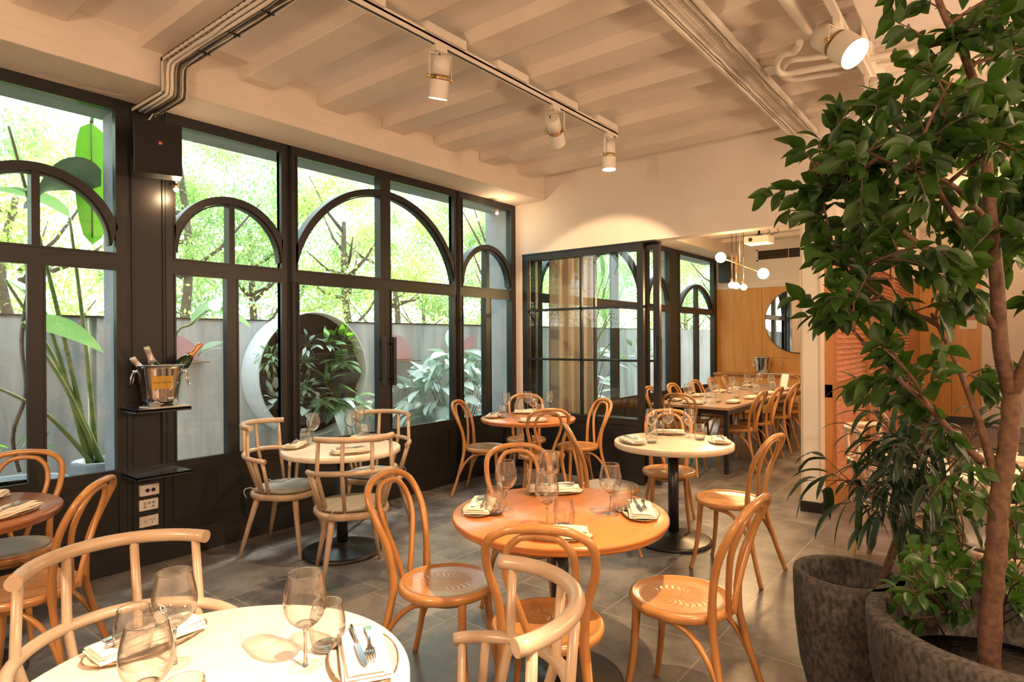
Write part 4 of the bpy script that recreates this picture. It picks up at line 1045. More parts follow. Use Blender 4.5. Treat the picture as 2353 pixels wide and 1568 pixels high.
def bucket(p, label, s=1.0, plaque=True):
    t = thing('champagne_bucket', label, 'ice bucket', p)
    prof = [(0, 0), (.098, 0), (.100, .004), (.101, .02)]
    n = 14
    for i in range(n+1):
        z = .02+.24*i/n; k_ = i/n; prof.append((.102+.036*k_**1.3, z))
    rim = [(.140, .262), (.148, .264), (.149, .270), (.141, .272), (.135, .262)]
    inn = [(.103+.032*(1-i/6)**1.3, .26-.24*i/6) for i in range(1, 7)]+[(0, .018)]
    prof = [(r*s, z*s) for r, z in prof+rim+inn]
    m_ = MB(); seg = 96; vs = []; fs = []; N = len(prof)
    for (r, z) in prof:
        for k_ in range(seg):
            a = 2*PI*k_/seg; fl = 1+.012*math.cos(a*16)*(1 if z < .12*s and r > .05 else 0)
            vs.append((r*fl*math.cos(a), r*fl*math.sin(a), z))
    for i in range(N-1):
        for k_ in range(seg): fs.append((i*seg+k_, i*seg+(k_+1) % seg, (i+1)*seg+(k_+1) % seg, (i+1)*seg+k_))
    m_._add(vs, fs, True); m_.build('body', M_steel, t)
    for sgn in (-1, 1):
        d = Vector((sgn*math.cos(YAW-PI/2), sgn*math.sin(YAW-PI/2), 0)); d = Vector((sgn*.86, sgn*-.5, 0)).normalized()
        MB().tube([d*.120*s+Vector((0, 0, .225*s)), d*.155*s+Vector((0, 0, .225*s))], .014*s, 14).build('handle_boss', M_steel, t)
        sd = Vector((-d.y, d.x, 0)); P = []
        for i in range(25):
            a = 2*PI*i/24; P.append(d*(.150*s+.018*(1-math.cos(a))*.5)+sd*math.sin(a)*.046*s+Vector((0, 0, (.225-.048+.048*math.cos(a))*s)))
        MB().tube(P[:-1], .0045*s, 8, closed=True).build('ring_handle', M_steel, t)
    if plaque:
        c_ = math.atan2(-p[1], -p[0])+.10; g_ = MB()
        def fn(u, v):
            a = c_+.50-(u)*1.0; z = .115+v*.085; r = (.102+.036*((z-.02)/.24)**1.3)+.0025; return (r*math.cos(a), r*math.sin(a), z)
        g_.grid(fn, 17, 5); pq = g_.build('label_plate', mat('gold_label', (.85, .52, .12), .28, .6), t)
        word = 'Laurent-Perrier'; inkM = mat('label_ink', (.12, .07, .02), .6)
        for i, ch in enumerate(word):
            a = c_+(i-(len(word)-1)/2)*.058; z = .158; r = (.102+.036*((z-.02)/.24)**1.3)+.0036
            text(ch, .017, pq, (r*math.cos(a), r*math.sin(a), z), face((math.cos(a), math.sin(a), 0)), inkM, 'letter', .0003)
    return t
BP = (1.715, 4.315, 1.0645)
nf = MB().bbox(-.12, -.085, 0, .12, .085, .008, .003); o = nf.build('folded_cloth', M_linen); o.location = (1.735, 4.305, 1.0555); o.rotation_euler = (0, 0, .1)
tag(o, 'folded cream cloth under the champagne bucket', 'cloth')
bucket(BP, 'polished steel champagne bucket with gold label on the wall shelf')
def bottle(base, tip, foil, label, group):
    base = Vector(base); tip = Vector(tip); d = (tip-base).normalized(); L_ = (tip-base).length
    t = thing('champagne_bottle', label, 'bottle', base, 0, group)
    prof = [(0, 0), (.040, 0), (.043, .01), (.043, .15), (.038, .19), (.026, .225), (.017, .25)]
    q = d.to_track_quat('Z', 'Y').to_matrix()
    def lt_(P): 
        m_ = MB().lathe(P, 24); m_.v = [tuple(q @ Vector(v)) for v in m_.v]; return m_
    lt_(cat2(prof)+[(.0155, .26), (0, .26)]).build('glass_body', mat('green_bottle_glass', (.012, .035, .012), .06, spec=.8), t)
    lt_([(0, .225), (.0275, .2248), (.0185, .25), (.0165, .285), (.0165, .30), (.0185, .304), (.0185, .325), (.016, .334), (0, .336)]).build('foil', foil, t)
    return t
bx, by, bz = BP
gold = mat('gold_foil', (.78, .42, .20), .35, .7, bump=(60, .4, .003)); silv = mat('silver_foil', (.70, .62, .55), .35, .6, bump=(60, .4, .003))
def lean(u, v, Y, off, foil, label):
    tip = ony(u, v, Y); base = Vector((bx+off[0], by+off[1], bz+.03)); d = (tip-base).normalized(); bottle(tip-d*.336, tip, foil, label, 'bottles in the champagne bucket')
lean(282+20, 822, 4.33, (.06, -.0), silv, 'champagne bottle leaning left in the bucket, pale foil')
lean(336, 797, 4.30, (.05, .02), silv, 'champagne bottle in the middle of the bucket, light foil neck')
lean(462, 790, 4.345, (-.05, .05), gold, 'champagne bottle leaning right in the bucket, gold foil neck')
# ================================================================== PRIVATE DINING ROOM FITTINGS
sb = thing('sideboard', 'long oak sideboard against the far dining room wall', 'sideboard', (XP-.242, 3.0, 0))
MB().bbox(-.22, -1.4, .79, .24, 1.36, .83, .004).build('worktop', M_oak, sb)
MB().box(-.20, -1.38, .08, .235, 1.34, .79).box(-.17, -1.36, 0, .23, 1.32, .08).build('carcass', M_oak, sb)
for i in range(4):
    y = 1.33-.66*i; MB().bbox(-.222, y-.652, .10, -.20, y-.006, .745, .002).build('door', M_oakpanel, sb)
bucket((XP-.26, 3.50, .831), 'plain steel ice bucket on the dining room sideboard', 1.12, False)
nf = MB().bbox(-.11, -.20, 0, .11, .20, .010, .003); o = nf.build('folded_cloth', M_linen); o.location = (XP-.37, 3.30, .831); tag(o, 'white cloth on the sideboard beside the steel bucket', 'cloth')
nb = MB().lathe([(0, 0), (.035, 0), (.008, .02), (.006, .10), (.04, .16), (.03, .22), (.012, .24), (0, .24)], 20); o = nb.build('decanter', M_thin); o.location = (XP-.22, 3.20, .831); tag(o, 'small clear glass vessel on the sideboard beside the bucket', 'glass vessel')
bg_ = MB().lathe([(0, 0), (.13, 0), (.15, .03), (.12, .07), (.06, .12), (0, .14)], 20, sx=.8, sy=1.2); bk = bg_.build('basket', mat('dark_wicker', (.07, .04, .02), .8, bump=(60, .8, .01))); bk.location = (XP-.24, 2.62, .831); tag(bk, 'low dark basket at the right end of the sideboard', 'basket')
MB().tube([(0, -.14*math.cos(a), .10+.10*math.sin(a)) for a in [PI*i/12 for i in range(13)]], .006, 8).build('handle', M_black2, bk)
mr = thing('round_mirror', 'large round mirror on the oak wall of the dining room', 'mirror', (XP-.02, 2.93, 1.80))
MB().tube([(-.004, 0, 0), (-.012, 0, 0)], .585, 96, smooth=False).build('mirror_glass', M_mirror, mr)
MB().tube([(-.008, .588*math.cos(a), .588*math.sin(a)) for a in [2*PI*i/96 for i in range(96)]], .007, 8, closed=True).build('frame', M_black2, mr)
vt = thing('air_vent', 'wide dark air grille high on the dining room end wall', 'air vent', (XP+.02, 3.1, 3.07))
MB().box(-.014, -.58, -.11, 0, .58, -.085).box(-.014, -.58, .085, 0, .58, .11).box(-.014, -.58, -.11, 0, -.55, .11).box(-.014, .55, -.11, 0, .58, .11).box(-.016, -.004, -.09, 0, .004, .09).build('frame', M_plaster, vt)
MB().box(-.002, -.55, -.085, 0, .55, .085).build('duct', M_black2, vt)
sl = MB()
for i in range(9): sl.obox((-.010, 0, -.078+i*.0195), Vector((1, 0, -.6)).normalized(), (0, 1, 0), Vector((.6, 0, 1)).normalized(), .006, .55, .0012)
sl.build('louvre', mat('grille_grey', (.10, .07, .045), .5), vt)
s2_ = thing('speaker', 'black loudspeaker on the plaster of the dining room end wall', 'speaker', (XP+.02, 4.22, 2.78))
MB().bbox(-.20, -.13, -.20, -.03, .13, .20, .006).build('cabinet', M_black2, s2_); MB().box(-.206, -.12, -.19, -.20, .12, .19).build('grille', M_black2, s2_); MB().box(-.04, -.03, -.03, 0, .03, .03).build('bracket', M_black2, s2_)
# projector
pj = thing('projector', 'white ceiling projector with black mount in the dining room', 'projector', at(1744, 552, 8.0)); PJ = pj.location
MB().bbox(-.16, -.20, -.065, .16, .20, .055, .015).build('body', mat('projector_white', (.80, .78, .74), .4), pj)
MB().tube([(0, 0, .05), (0, 0, .09)], .07, 16).tube([(0, 0, .09), (0, 0, (ZR-PJ.z)/.78)], .022, 12).box(-.08, -.10, .055, .08, .10, .07).build('mount', M_black2, pj)
pj.scale = (.78, .78, .78)
MB().tube([(-.155, .09, -.005), (-.172, .09, -.005)], .032, 20).build('lens', M_black2, pj)
MB().tube(cat([(.05, -.12, .06), (.08, -.22, .10), (.05, -.30, .12), (.02, -.26, .22), (0, -.28, .40), (0, -.30, (ZR-PJ.z)/.78)], 6), .007, 6).tube(cat([(.02, -.10, .06), (.04, -.16, .14), (.05, -.06, .20), (.0, -.02, .24)], 6), .006, 6).build('cable', M_black2, pj)
# pendants
for i, (u, v) in enumerate(((1682, 655), (1692, 657), (1709, 660))):
    p = at(u, v, 7.0+.15*i)
    t = thing('bulb_pendant', 'lit bulb pendant on a thin brass rod, %s of the cluster of three' % ('leftmost', 'middle', 'rightmost')[i], 'pendant lamp', p)
    MB().tube([(0, 0, .05), (0, 0, .36)], .0075, 10).build('rod', M_brass, t)
    MB().tube([(0, 0, .36), (0, 0, ZR-p.z)], .003, 6).build('cable', M_black2, t)
    MB().tube([(0, 0, .02), (0, 0, .07)], .016, 14).build('lamp_holder', M_brass, t)
    MB().lathe([(0, -.038), (.022, -.032), (.037, -.012), (.038, .004), (.026, .024), (.014, .034), (0, .036)], 20).build('bulb', M_emit_soft, t)
    lamp('pendant_bulb_light', (p.x, p.y, p.z-.09), 26, (1, .60, .26), .04)
gb = thing('globe_wall_lamp', 'brass bar lamp with a lit globe bulb at each end behind the pendants', 'lamp', at(1700, 612, 8.6)); gl_ = gb.location
pa, pb_ = at(1656, 592, 8.8)-gl_, at(1754, 629, 8.4)-gl_
MB().tube([pa, pb_], .007, 8).tube([(0, 0, 0), (0, 0, ZR-gl_.z)], .005, 8).build('bar', M_brass, gb)
for q in (pa, pb_):
    MB().lathe([(r*.075, z*.075) for r, z in [(0, -1), (.5, -.866), (.866, -.5), (1, 0), (.866, .5), (.5, .866), (0, 1)]], 20, c=tuple(q)).build('globe', M_emit_soft, gb)
    lamp('globe_light', tuple(gl_+q+Vector((-.12, 0, 0))), 10, (1, .62, .30), .06)
# curtain by the first dining room window
cu_ = MB()
def cfn(u, v):
    x = 6.16+u*1.02+.012*math.sin(u*30); return (x, 4.30+(.035+.02*math.sin(u*23))*math.sin(u*2*PI*8.5+1.2*math.sin(u*9))+.012*math.sin(u*41+v*3), .004+v*3.044)
cu_.grid(cfn, 180, 8); tag(cu_.build('curtain', M_curtain), 'taupe floor length curtain behind the black sliding screen', 'curtain')
cu_ = MB()
def cfn(u, v):
    x = 7.3+u*1.6; return (x, 1.30+.045*math.sin(u*2*PI*10)+.01*math.sin(u*33+v*3), .004+v*3.24)
cu_.grid(cfn, 160, 6); tag(cu_.build('curtain', M_curtain), 'taupe curtain along the wall opposite the dining room windows, seen in the mirror', 'curtain')

# ================================================================== GARDEN
gr = struct('ground_courtyard', MB().box(-6, YW+.05, -.30, 16, 6.2, -.16), mat('grey_gravel', (.26, .26, .25), .95, noise=(60, (.38, .37, .35)), bump=(90, .8, .01)))
cw = MB(); cw.box(-6, 6.2, -.3, .62, 6.42, 1.70).box(.60, 6.24, -.3, .66, 6.40, 1.70)
for a, b in ((-6, 1.88), (1.95, 2.12), (2.16, 16)): cw.box(a, 6.2, -.3, b, 6.42, 1.70)
cw.box(14.2, 4.6, -.3, 14.4, 6.2, 1.70)
struct('wall_courtyard', cw, M_concrete)
struct('wall_coping', MB().box(-6, 6.19, 1.70, 16, 6.43, 1.715), M_black)
MB_g = MB()
struct('wall_outer_pier', MB().box(1.535, 4.54, -.3, 1.85, 4.75, 3.4).box(5.60, 4.54, -.3, 5.80, 4.86, 3.4).box(9.94, 4.54, -.3, 10.30, 4.75, 3.4), M_extwall)
struct('roof_overhang', MB().box(-3, 4.54, 3.00, 12.4, 4.80, 3.5), M_extwall)
struct('ground_garden', MB().box(-14, 6.42, -.4, 26, 26, -.2), mat('garden_soil', (.16, .13, .07), .95, noise=(6, (.20, .24, .08))))

def leafquad(m, p, d, n_, L_, W_, mi=0, bend=.15):
    "one pointed leaf, 2x3 grid with a fold; d = direction, n_ = normal"
    d = d.normalized(); n_ = (n_-d*n_.dot(d)); n_ = n_.normalized() if n_.length > 1e-4 else d.orthogonal().normalized(); s_ = d.cross(n_)
    o = len(m.v)
    m.v += [tuple(p), tuple(p+d*L_*.45+s_*W_*.5+n_*L_*.02), tuple(p+d*L_*.5-n_*L_*.03), tuple(p+d*L_*.45-s_*W_*.5+n_*L_*.02), tuple(p+d*L_-n_*L_*bend)]
    for f in ((0, 1, 2), (0, 2, 3), (1, 4, 2), (2, 4, 3)): m.f.append([o+i for i in f]); m.sm.append(True); m.mi.append(mi)
def rvec(r): return Vector((r.gauss(0, 1), r.gauss(0, 1), r.gauss(0, 1))).normalized()
def crown_mesh(seed, n, rad_, hgt, L_=.085, W_=.04):
    r = random.Random(seed); m_ = MB(); blobs = []
    for i in range(26):
        v = rvec(r); q = r.random()**.4; blobs.append((Vector((v.x*rad_*q, v.y*rad_*q*.7, hgt*.5+v.z*hgt*.5*q)), r.uniform(.22, .5)*rad_*.7))
    for i in range(n):
        c_, s_ = r.choice(blobs); v = rvec(r); p = c_+v*s_*(r.random()**.5)
        d = rvec(r)+Vector((0, 0, -.5)); leafquad(m_, p, d, rvec(r)*.8+Vector((0, 0, 1)), L_*r.uniform(.7, 1.3), W_*r.uniform(.7, 1.3))
    return m_
crowns = []
for s_ in range(3):
    m_ = crown_mesh(20+s_, 8000, 1.75, 4.2, .075, .036); me = m_.build('foliage', M_leafO[s_], None, fix=False); crowns.append(me.data); bpy.data.objects.remove(me)
def gtree(x, y, zb, k_, label, s_=1.0, rz=0, trunk=True):
    t = thing('garden_tree', label, 'tree', (x, y, -.2), 0, 'trees beyond the courtyard wall')
    r = random.Random(int(x*100)+k_)
    m_ = MB()
    base = Vector((0, 0, 0)); top = Vector((r.uniform(-.3, .3), r.uniform(-.2, .2), zb+2.4))
    P = [base, base.lerp(top, .35)+Vector((r.uniform(-.15, .15), 0, 0)), base.lerp(top, .7)+Vector((r.uniform(-.2, .2), 0, 0)), top]
    m_.tube(cat(P, 4), [.085*(1-.6*i/12) for i in range(13)], 8)
    for i in range(9):
        a = base.lerp(top, r.uniform(.35, .95)); an = r.uniform(0, 2*PI); ln = r.uniform(.6, 1.4)
        b = a+Vector((math.cos(an)*ln, math.sin(an)*ln*.6, r.uniform(.3, 1.0))); mid = a.lerp(b, .5)+Vector((0, 0, -.1))
        m_.tube([a, mid, b], [.032, .022, .008], 6)
    m_.build('trunk', M_barkout, t)
    f = bpy.data.objects.new('foliage', crowns[k_]); C.objects.link(f); f.parent = t; f.location = (0, 0, zb+.2-.0); f.scale = (s_, s_, s_); f.rotation_euler = (0, 0, rz)
    return t
spots = [(-1.0, 9.0, 1.1, 0, 1.0, .3), (.6, 7.9, 1.4, 1, .8, 2.1), (2.1, 8.9, 1.0, 2, .9, 1.0), (3.4, 8.0, 1.5, 0, .78, 4.0), (4.9, 9.1, 1.0, 1, .95, .5), (6.2, 8.1, 1.2, 2, .8, 3.0), (7.8, 9.0, 1.0, 0, .95, 5.2),
         (9.3, 8.0, 1.1, 1, .85, 1.7), (11.2, 8.8, 1.0, 2, 1.0, 2.9), (13.2, 8.2, 1.0, 0, 1.0, 3.7), (15.5, 9.0, .9, 1, 1.1, .9), (1.2, 11.4, .8, 0, 1.15, 1.2), (4.4, 12.0, .8, 2, 1.15, 2.6), (7.6, 11.8, .8, 1, 1.15, 4.4), (11.5, 12.2, .7, 2, 1.25, .2), (16.0, 12.5, .6, 0, 1.3, 2.0), (17.2, 6.4, 1.0, 1, 1.0, 1.1), (19.5, 8.2, .9, 2, 1.2, 2.2), (22.5, 9.8, .8, 0, 1.4, .6)]
where_ = ['far left edge of the windows', 'left bay, right above the concrete wall', 'the bay behind the champagne bucket', 'the ring planter', 'the big arch, right half', 'the narrow bay near the far corner', 'the left part of the sliding screen', 'the sliding screen glass', 'the dining room arched window', 'the far end of the dining room', 'the far right end of the garden',
          'the left bay, farther row', 'the big arch, farther row', 'the corner bay, farther row', 'the dining room windows, farther row', 'the far right end, farther row', 'the end of the courtyard, nearest', 'the end of the courtyard, second row', 'the end of the courtyard, farthest']
for (x, y, zb, k_, s_, rz), wn_ in zip(spots, where_): gtree(x, y, zb, k_, 'leafy sunlit garden tree behind '+wn_, s_, rz)
# clipped hedge line just over the wall
r = random.Random(77)
hm = MB()
for i in range(11000):
    x = r.uniform(-3, 16); y = r.uniform(6.75, 7.7); z = .9+abs(r.gauss(0, .55)); leafquad(hm, Vector((x, y, z)), rvec(r)+Vector((0, 0, -.3)), rvec(r)+Vector((0, 0, 1)), r.uniform(.05, .09), r.uniform(.025, .045))
tag(hm.build('garden_hedge', M_leafO[2], fix=False), 'loose yellow green undergrowth showing just above the concrete wall', 'hedge', kind='stuff')

# pink painted arcs on the wall with thin ledges
def fan(c_, r_, a0, a1, y0, y1, n_=24):
    return [(c_[0], c_[1])]+[(c_[0]+r_*math.cos(a0+(a1-a0)*i/n_), c_[1]+r_*math.sin(a0+(a1-a0)*i/n_)) for i in range(n_+1)]
for (u, v, rr_, a0, a1, nm) in ((398, 828, .24, 0, PI/2, 'pink painted quarter disc on the concrete wall behind the bucket'), (905, 826, .32, 0, PI/2, 'pink painted quarter disc right of the door handles'), (1090, 822, .34, PI/2, PI, 'pink painted quarter disc near the corner bay')):
    p = ony(u, v, 6.19); m_ = MB().prism(fan((p.x, p.z), rr_, a0, a1, 0, 0), 6.186, 6.2, axis='y'); tag(m_.build('painted_arc', M_pink), nm, 'wall art')
    lx = p.x if a0 == 0 else p.x-rr_; 
    lo_ = thing('metal_ledge', 'thin rusty ledge below the '+nm[:30].strip(), 'ledge', (lx, 6.2, p.z-.03)); MB().box(-.02, -.14, 0, rr_+.05, 0, .012).build('plate', mat('rust', (.30, .16, .10), .8), lo_)
    lo_['label'] = 'thin rusty ledge under the '+nm

# ring planter
rp = thing('ring_planter', 'large round galvanised ring planter on the concrete wall', 'planter', (3.925, 6.198, 1.125))
RO = .675; m_ = MB(); vs = []; fs = []; S_ = 96
for (r_, y) in ((RO, 0), (RO, -.34), (RO-.012, -.34), (RO-.012, 0)):
    for k_ in range(S_): a = 2*PI*k_/S_; vs.append((r_*math.cos(a), y, r_*math.sin(a)))
for i in range(3):
    for k_ in range(S_): fs.append((i*S_+k_, i*S_+(k_+1) % S_, (i+1)*S_+(k_+1) % S_, (i+1)*S_+k_))
m_._add(vs, fs, True); m_.build('ring', M_galv, rp)
m_ = MB().tube([(0, -.19, 0), (0, -.01, 0)], RO-.014, 64, smooth=False); m_.build('backing', mat('black_backing', (.012, .011, .010), .8), rp)
rows = [.42, .22, .0, -.22, -.42]
pk = mat('pocket_plastic', (.035, .034, .036), .4)
for j, z in enumerate(rows):
    hw = math.sqrt(max(.05, (RO-.03)**2-(abs(z)+.08)**2)); n_ = 2 if abs(z) > .3 else 3
    for i in range(n_):
        xa = -hw+2*hw*i/n_+.006; xb = -hw+2*hw*(i+1)/n_-.006
        m_ = MB(); m_._add([(xa+.01, -.185, z-.15), (xb-.01, -.185, z-.15), (xb, -.185, z), (xa, -.185, z), (xa+.01, -.24, z-.13), (xb-.01, -.24, z-.13), (xb, -.31, z), (xa, -.31, z)],
            [(0, 1, 5, 4), (4, 5, 6, 7), (0, 4, 7, 3), (1, 2, 6, 5), (0, 3, 2, 1)]); m_.box(xa, -.316, z-.012, xb, -.308, z+.002); m_.build('planter_pocket', pk, rp)
# plants in the ring
def bigleaf(m, p, d, L_, W_, droop=.25, roll=0., up=Vector((0, 0, 1)), n_=7, cup=.12, mi=0, shape=1.0):
    "smooth curved blade: n_ x 5 grid"
    d = Vector(d).normalized(); s_ = d.cross(up)
    s_ = s_.normalized() if s_.length > 1e-3 else Vector((1, 0, 0)); nn = s_.cross(d)
    s_ = (Quaternion(d, roll) @ s_); nn = s_.cross(d)
    o = len(m.v); P = Vector(p); dirc = d.copy(); st = L_/(n_-1)
    for i in range(n_):
        t = i/(n_-1); w_ = W_*.5*(math.sin(PI*min(1, t**.88*.97+.03))**(shape*1.15)) if t < 1 else 0.0008
        if i == 0: w_ = .0015
        nl = s_.cross(dirc).normalized()
        for j in range(5):
            q = (j-2)/2; m.v.append(tuple(P+s_*w_*q+nl*(cup*w_*(q*q))))
        P = P+dirc*st; dirc = (dirc+Vector((0, 0, -1))*droop/(n_-1)*1.6).normalized()
    for i in range(n_-1):
        for j in range(4):
            a = o+i*5+j; m.f.append([a, a+1, a+6, a+5]); m.sm.append(True); m.mi.append(mi)
def fern(p, n_, L_, label, seed, mt=None, spread=1.0, face_=Vector((-.3, -1, .2)), group='plants in the ring planter'):
    r = random.Random(seed); t = thing('fern', label, 'plant', p, 0, group); m_ = MB()
    for i in range(n_):
        d = (face_.normalized()*.8+rvec(r)*spread*.8+Vector((0, 0, .5))).normalized(); P = Vector((0, 0, 0)); dr = d.copy(); l_ = L_*r.uniform(.7, 1.1); N = 16; pts = []
        for k_ in range(N):
            pts.append(P.copy()); tt = k_/(N-1)
            if k_ > 1:
                sd = dr.cross(Vector((0, 0, 1))); sd = sd.normalized() if sd.length > .01 else Vector((1, 0, 0))
                w_ = .24*l_*math.sin(PI*min(.98, .12+tt*.86))
                for sg in (-1, 1): leafquad(m_, P, sd*sg+dr*.35, Vector((0, 0, 1)), w_, .034*l_/.3*1.0, bend=.1)
            P = P+dr*l_/N; dr = (dr+Vector((0, 0, -1))*.11).normalized()
        m_.tube(pts, .0022, 5)
    m_.build('fronds', mt or M_fern, t, fix=False); return t
def leafy(p, n_, L_, W_, label, seed, mt, face_=Vector((-.2, -1, .3)), spread=.9, stem=.12, group=None, cat_='plant', droop=.3, name='leafy_plant'):
    r = random.Random(seed); t = thing(name, label, cat_, p, 0, group); m_ = MB(); st = MB()
    for i in range(n_):
        d = (face_.normalized()*.7+rvec(r)*spread+Vector((0, 0, .35))).normalized(); q = d*stem*r.uniform(.5, 1.2); q.z += .02
        st.tube([(0, 0, 0), q*.5+Vector((0, 0, .01)), q], .0022, 5); d2 = (d+rvec(r)*.5+Vector((0, 0, -.2))).normalized()
        bigleaf(m_, q, d2, L_*r.uniform(.7, 1.15), W_*r.uniform(.8, 1.1), droop, r.uniform(-.6, .6))
    m_.build('leaves', mt, t, fix=False); st.build('stems', M_stem, t); return t
GP = 'plants in the ring planter'
def rpz(u, v, y=5.90): return ony(u, v, y)
leafy(rpz(640, 790), 12, .11, .035, 'sparse small plant at the upper left of the ring planter', 1, M_silver, group=GP)
leafy(rpz(702, 797), 9, .14, .04, 'small arching plant at the top middle of the ring planter', 2, M_silver, group=GP)
leafy(rpz(748, 797), 12, .17, .06, 'pointed leaf plant upper right of centre in the ring planter', 3, M_fern, group=GP)
leafy(rpz(785, 797), 20, .19, .085, 'bright heart leaf plant at the upper right of the ring planter', 4, M_banana, group=GP)
fern(rpz(782, 838), 11, .32, 'bright fern at the right of the ring planter', 5)
leafy(rpz(622, 832), 60, .09, .032, 'trailing small leaf plant at the left of the ring planter', 6, M_fern, spread=1.3, stem=.14, face_=Vector((-.2, -.8, -.3)), group=GP)
leafy(rpz(697, 838), 40, .09, .026, 'low mossy plant in the middle row of the ring planter', 7, M_fern, spread=1.2, stem=.07, group=GP)
leafy(rpz(752, 885), 12, .26, .05, 'dark glossy strap leaf plant right of centre in the ring planter', 8, M_strel, group=GP)
fern(rpz(690, 888), 12, .24, 'soft fern left of centre in the ring planter', 9)
leafy(rpz(706, 900), 34, .12, .05, 'pale nerve leaf plant in the lower middle of the ring planter', 10, M_silver, group=GP)
fern(rpz(770, 930), 15, .40, 'large arching fern at the lower right of the ring planter', 11, M_fern, 1.0)
fern(rpz(725, 925), 14, .30, 'bushy fern at the lower middle of the ring planter', 12)
leafy(rpz(765, 940), 10, .50, .10, 'long wavy pale leaves hanging from the bottom of the ring planter', 13, M_silver, face_=Vector((.2, -1, -.1)), spread=.7, stem=.06, droop=1.5, group=GP)
leafy(rpz(640, 925), 12, .17, .085, 'round pale leaf plant at the lower left of the ring planter', 14, M_silver, group=GP)
leafy(rpz(812, 935, 5.84), 16, .34, .065, 'ribbon leaf plant spilling out of the right of the ring planter', 15, M_fern, face_=Vector((.5, -1, -.1)), droop=1.2, group=GP)
leafy(rpz(690, 945), 8, .18, .11, 'broad oval leaves at the bottom of the ring planter', 16, M_silver, group=GP)

# shrub with large silvery leaves by the corner
sh = thing('silver_shrub', 'big shrub with broad silvery green leaves outside the corner window', 'shrub', (5.80, 5.50, -.16)); r = random.Random(31); m_ = MB(); st = MB()
for i in range(230):
    a = r.uniform(0, 2*PI); h_ = r.uniform(.35, 1.50); rr_ = (.85 if h_ < .95 else .85*(1.75-h_)/.8)*r.random()**.45
    tip = Vector((math.cos(a)*rr_, math.sin(a)*rr_*.60, h_))
    if i % 7 == 0: st.tube([(r.uniform(-.1, .1), r.uniform(-.1, .1), 0), Vector((tip.x*.4, tip.y*.4, tip.z*.5)), tip], [.009, .006, .003], 5)
    else: st.tube([tip, tip+Vector((-math.cos(a)*.05, .03, -.05))], [.002, .003], 5)
    d = Vector((math.cos(a)*.8, math.sin(a)*.5-.35, r.uniform(-.25, .35)))+rvec(r)*.3; bigleaf(m_, tip, d, r.uniform(.26, .40), r.uniform(.11, .16), r.uniform(.3, .9), r.uniform(-.9, .9), shape=.75)
m_.build('leaves', M_silver, sh, fix=False); st.build('stems', M_barkout, sh)
# climbing small shrub between planter and doors
leafy((4.95, 5.93, .55), 16, .14, .085, 'thin climbing plant on the wall right of the ring planter', 33, M_silver, spread=1.4, stem=.40, face_=Vector((0, -.6, .8)))
# strelitzias
def strel(p, stems, label, potcol, pr=.24, ph=.42, seed=3, leafmt=None):
    t = thing('strelitzia', label, 'plant', (p[0], p[1], p[2]+ph-.05)); r = random.Random(seed); st = MB(); m_ = MB()
    for (tip, L_, W_, ld, mt_) in stems:
        tip = Vector(tip)-Vector(t.location); a = Vector((r.uniform(-.06, .06), r.uniform(-.05, .05), 0)); mid = a.lerp(tip, .5)+Vector((0, 0, .10))
        P = cat([a, mid, tip], 6); st.tube(P, [.018-.009*i/(len(P)-1) for i in range(len(P))], 8)
        if L_: bigleaf(m_, tip, ld, L_, W_, .5, r.uniform(-.8, .8), n_=12, cup=.3, shape=.7)
    st.build('stems', M_stem, t); m_.build('leaves', leafmt or M_strel, t, fix=False)
    q = thing('garden_pot', 'pot', 'pot', p)
    MB().lathe([(0, 0), (pr*.80, 0), (pr*.9, .05), (pr, ph-.02), (pr, ph), (pr-.03, ph), (pr-.03, ph-.06), (0, ph-.06)], 40).build('body', potcol, q)
    MB().lathe([(0, ph-.055), (pr-.03, ph-.055)], 30).build('soil', M_soil, q); return t, q
p0 = Vector((1.68, 5.30, -.16)); Yp = 5.3
PX = lambda u, v, y=5.2: ony(u, v, y)
t_, q_ = strel(p0, [(PX(-20, 885, 5.0), .4, .2, (-1, 0, .1), 0), (PX(50, 742, 5.0), .50, .20, (1, -.3, -.1), 0), (PX(55, 590, 5.1), .5, .22, (-1, -.2, .2), 0), (PX(20, 290, 5.0), 0, .2, (0, 0, 1), 0),
            (PX(160, 500, 5.2), .55, .24, (-.9, -.2, .5), 0), (PX(10, 640, 5.3), .5, .24, (.6, -.2, -.5), 0)],
            'tall strelitzia with long green stems outside the left window', M_greypot, .18, .76, 3)
q_['label'] = 'blue grey round pot outside the left window'
bn = thing('banana_leaf', 'bright green backlit banana leaf hanging outside the left arched window', 'leaf', ony(210, 282, 4.95)); m_ = MB()
bigleaf(m_, (0, 0, 0), (0, 0, -1), .85, .24, .0, 0, up=Vector((.2, -1, 0)), n_=16, cup=.15, shape=.35); m_.build('blade', M_banana, bn, fix=False); MB().tube([(0, 0, .0), (.0, 0, -.80)], .006, 6).build('midrib', M_stem, bn)
MB().tube(cat([(0, 0, 0), (.05, .05, .14), (.22, .2, .1), (.4, .3, -.4)], 5), .012, 8).build('stalk', M_stem, bn)
bn = thing('banana_leaf', 'dark grey green banana leaf arching across the left arched window', 'leaf', ony(232, 428, 4.9)); m_ = MB()
bigleaf(m_, (0, 0, 0), (-1, -.1, .35), .52, .30, 1.3, .9, n_=14, cup=.4, shape=.45); m_.build('blade', M_darkleaf, bn, fix=False)
g0 = ony(380, 820, 5.5); sp3 = thing('strelitzia', 'strelitzia stalk with long leaves rising behind the champagne bottles outside', 'plant', (g0.x-.05, 5.5, -.16)); G0_ = Vector(sp3.location)
MB().tube(cat([(0, 0, 0), (.0, 0, .6), ony(398, 790, 5.5)-G0_, ony(440, 745, 5.45)-G0_, ony(475, 715, 5.4)-G0_], 5), .011, 7).build('stalk', M_stem, sp3)
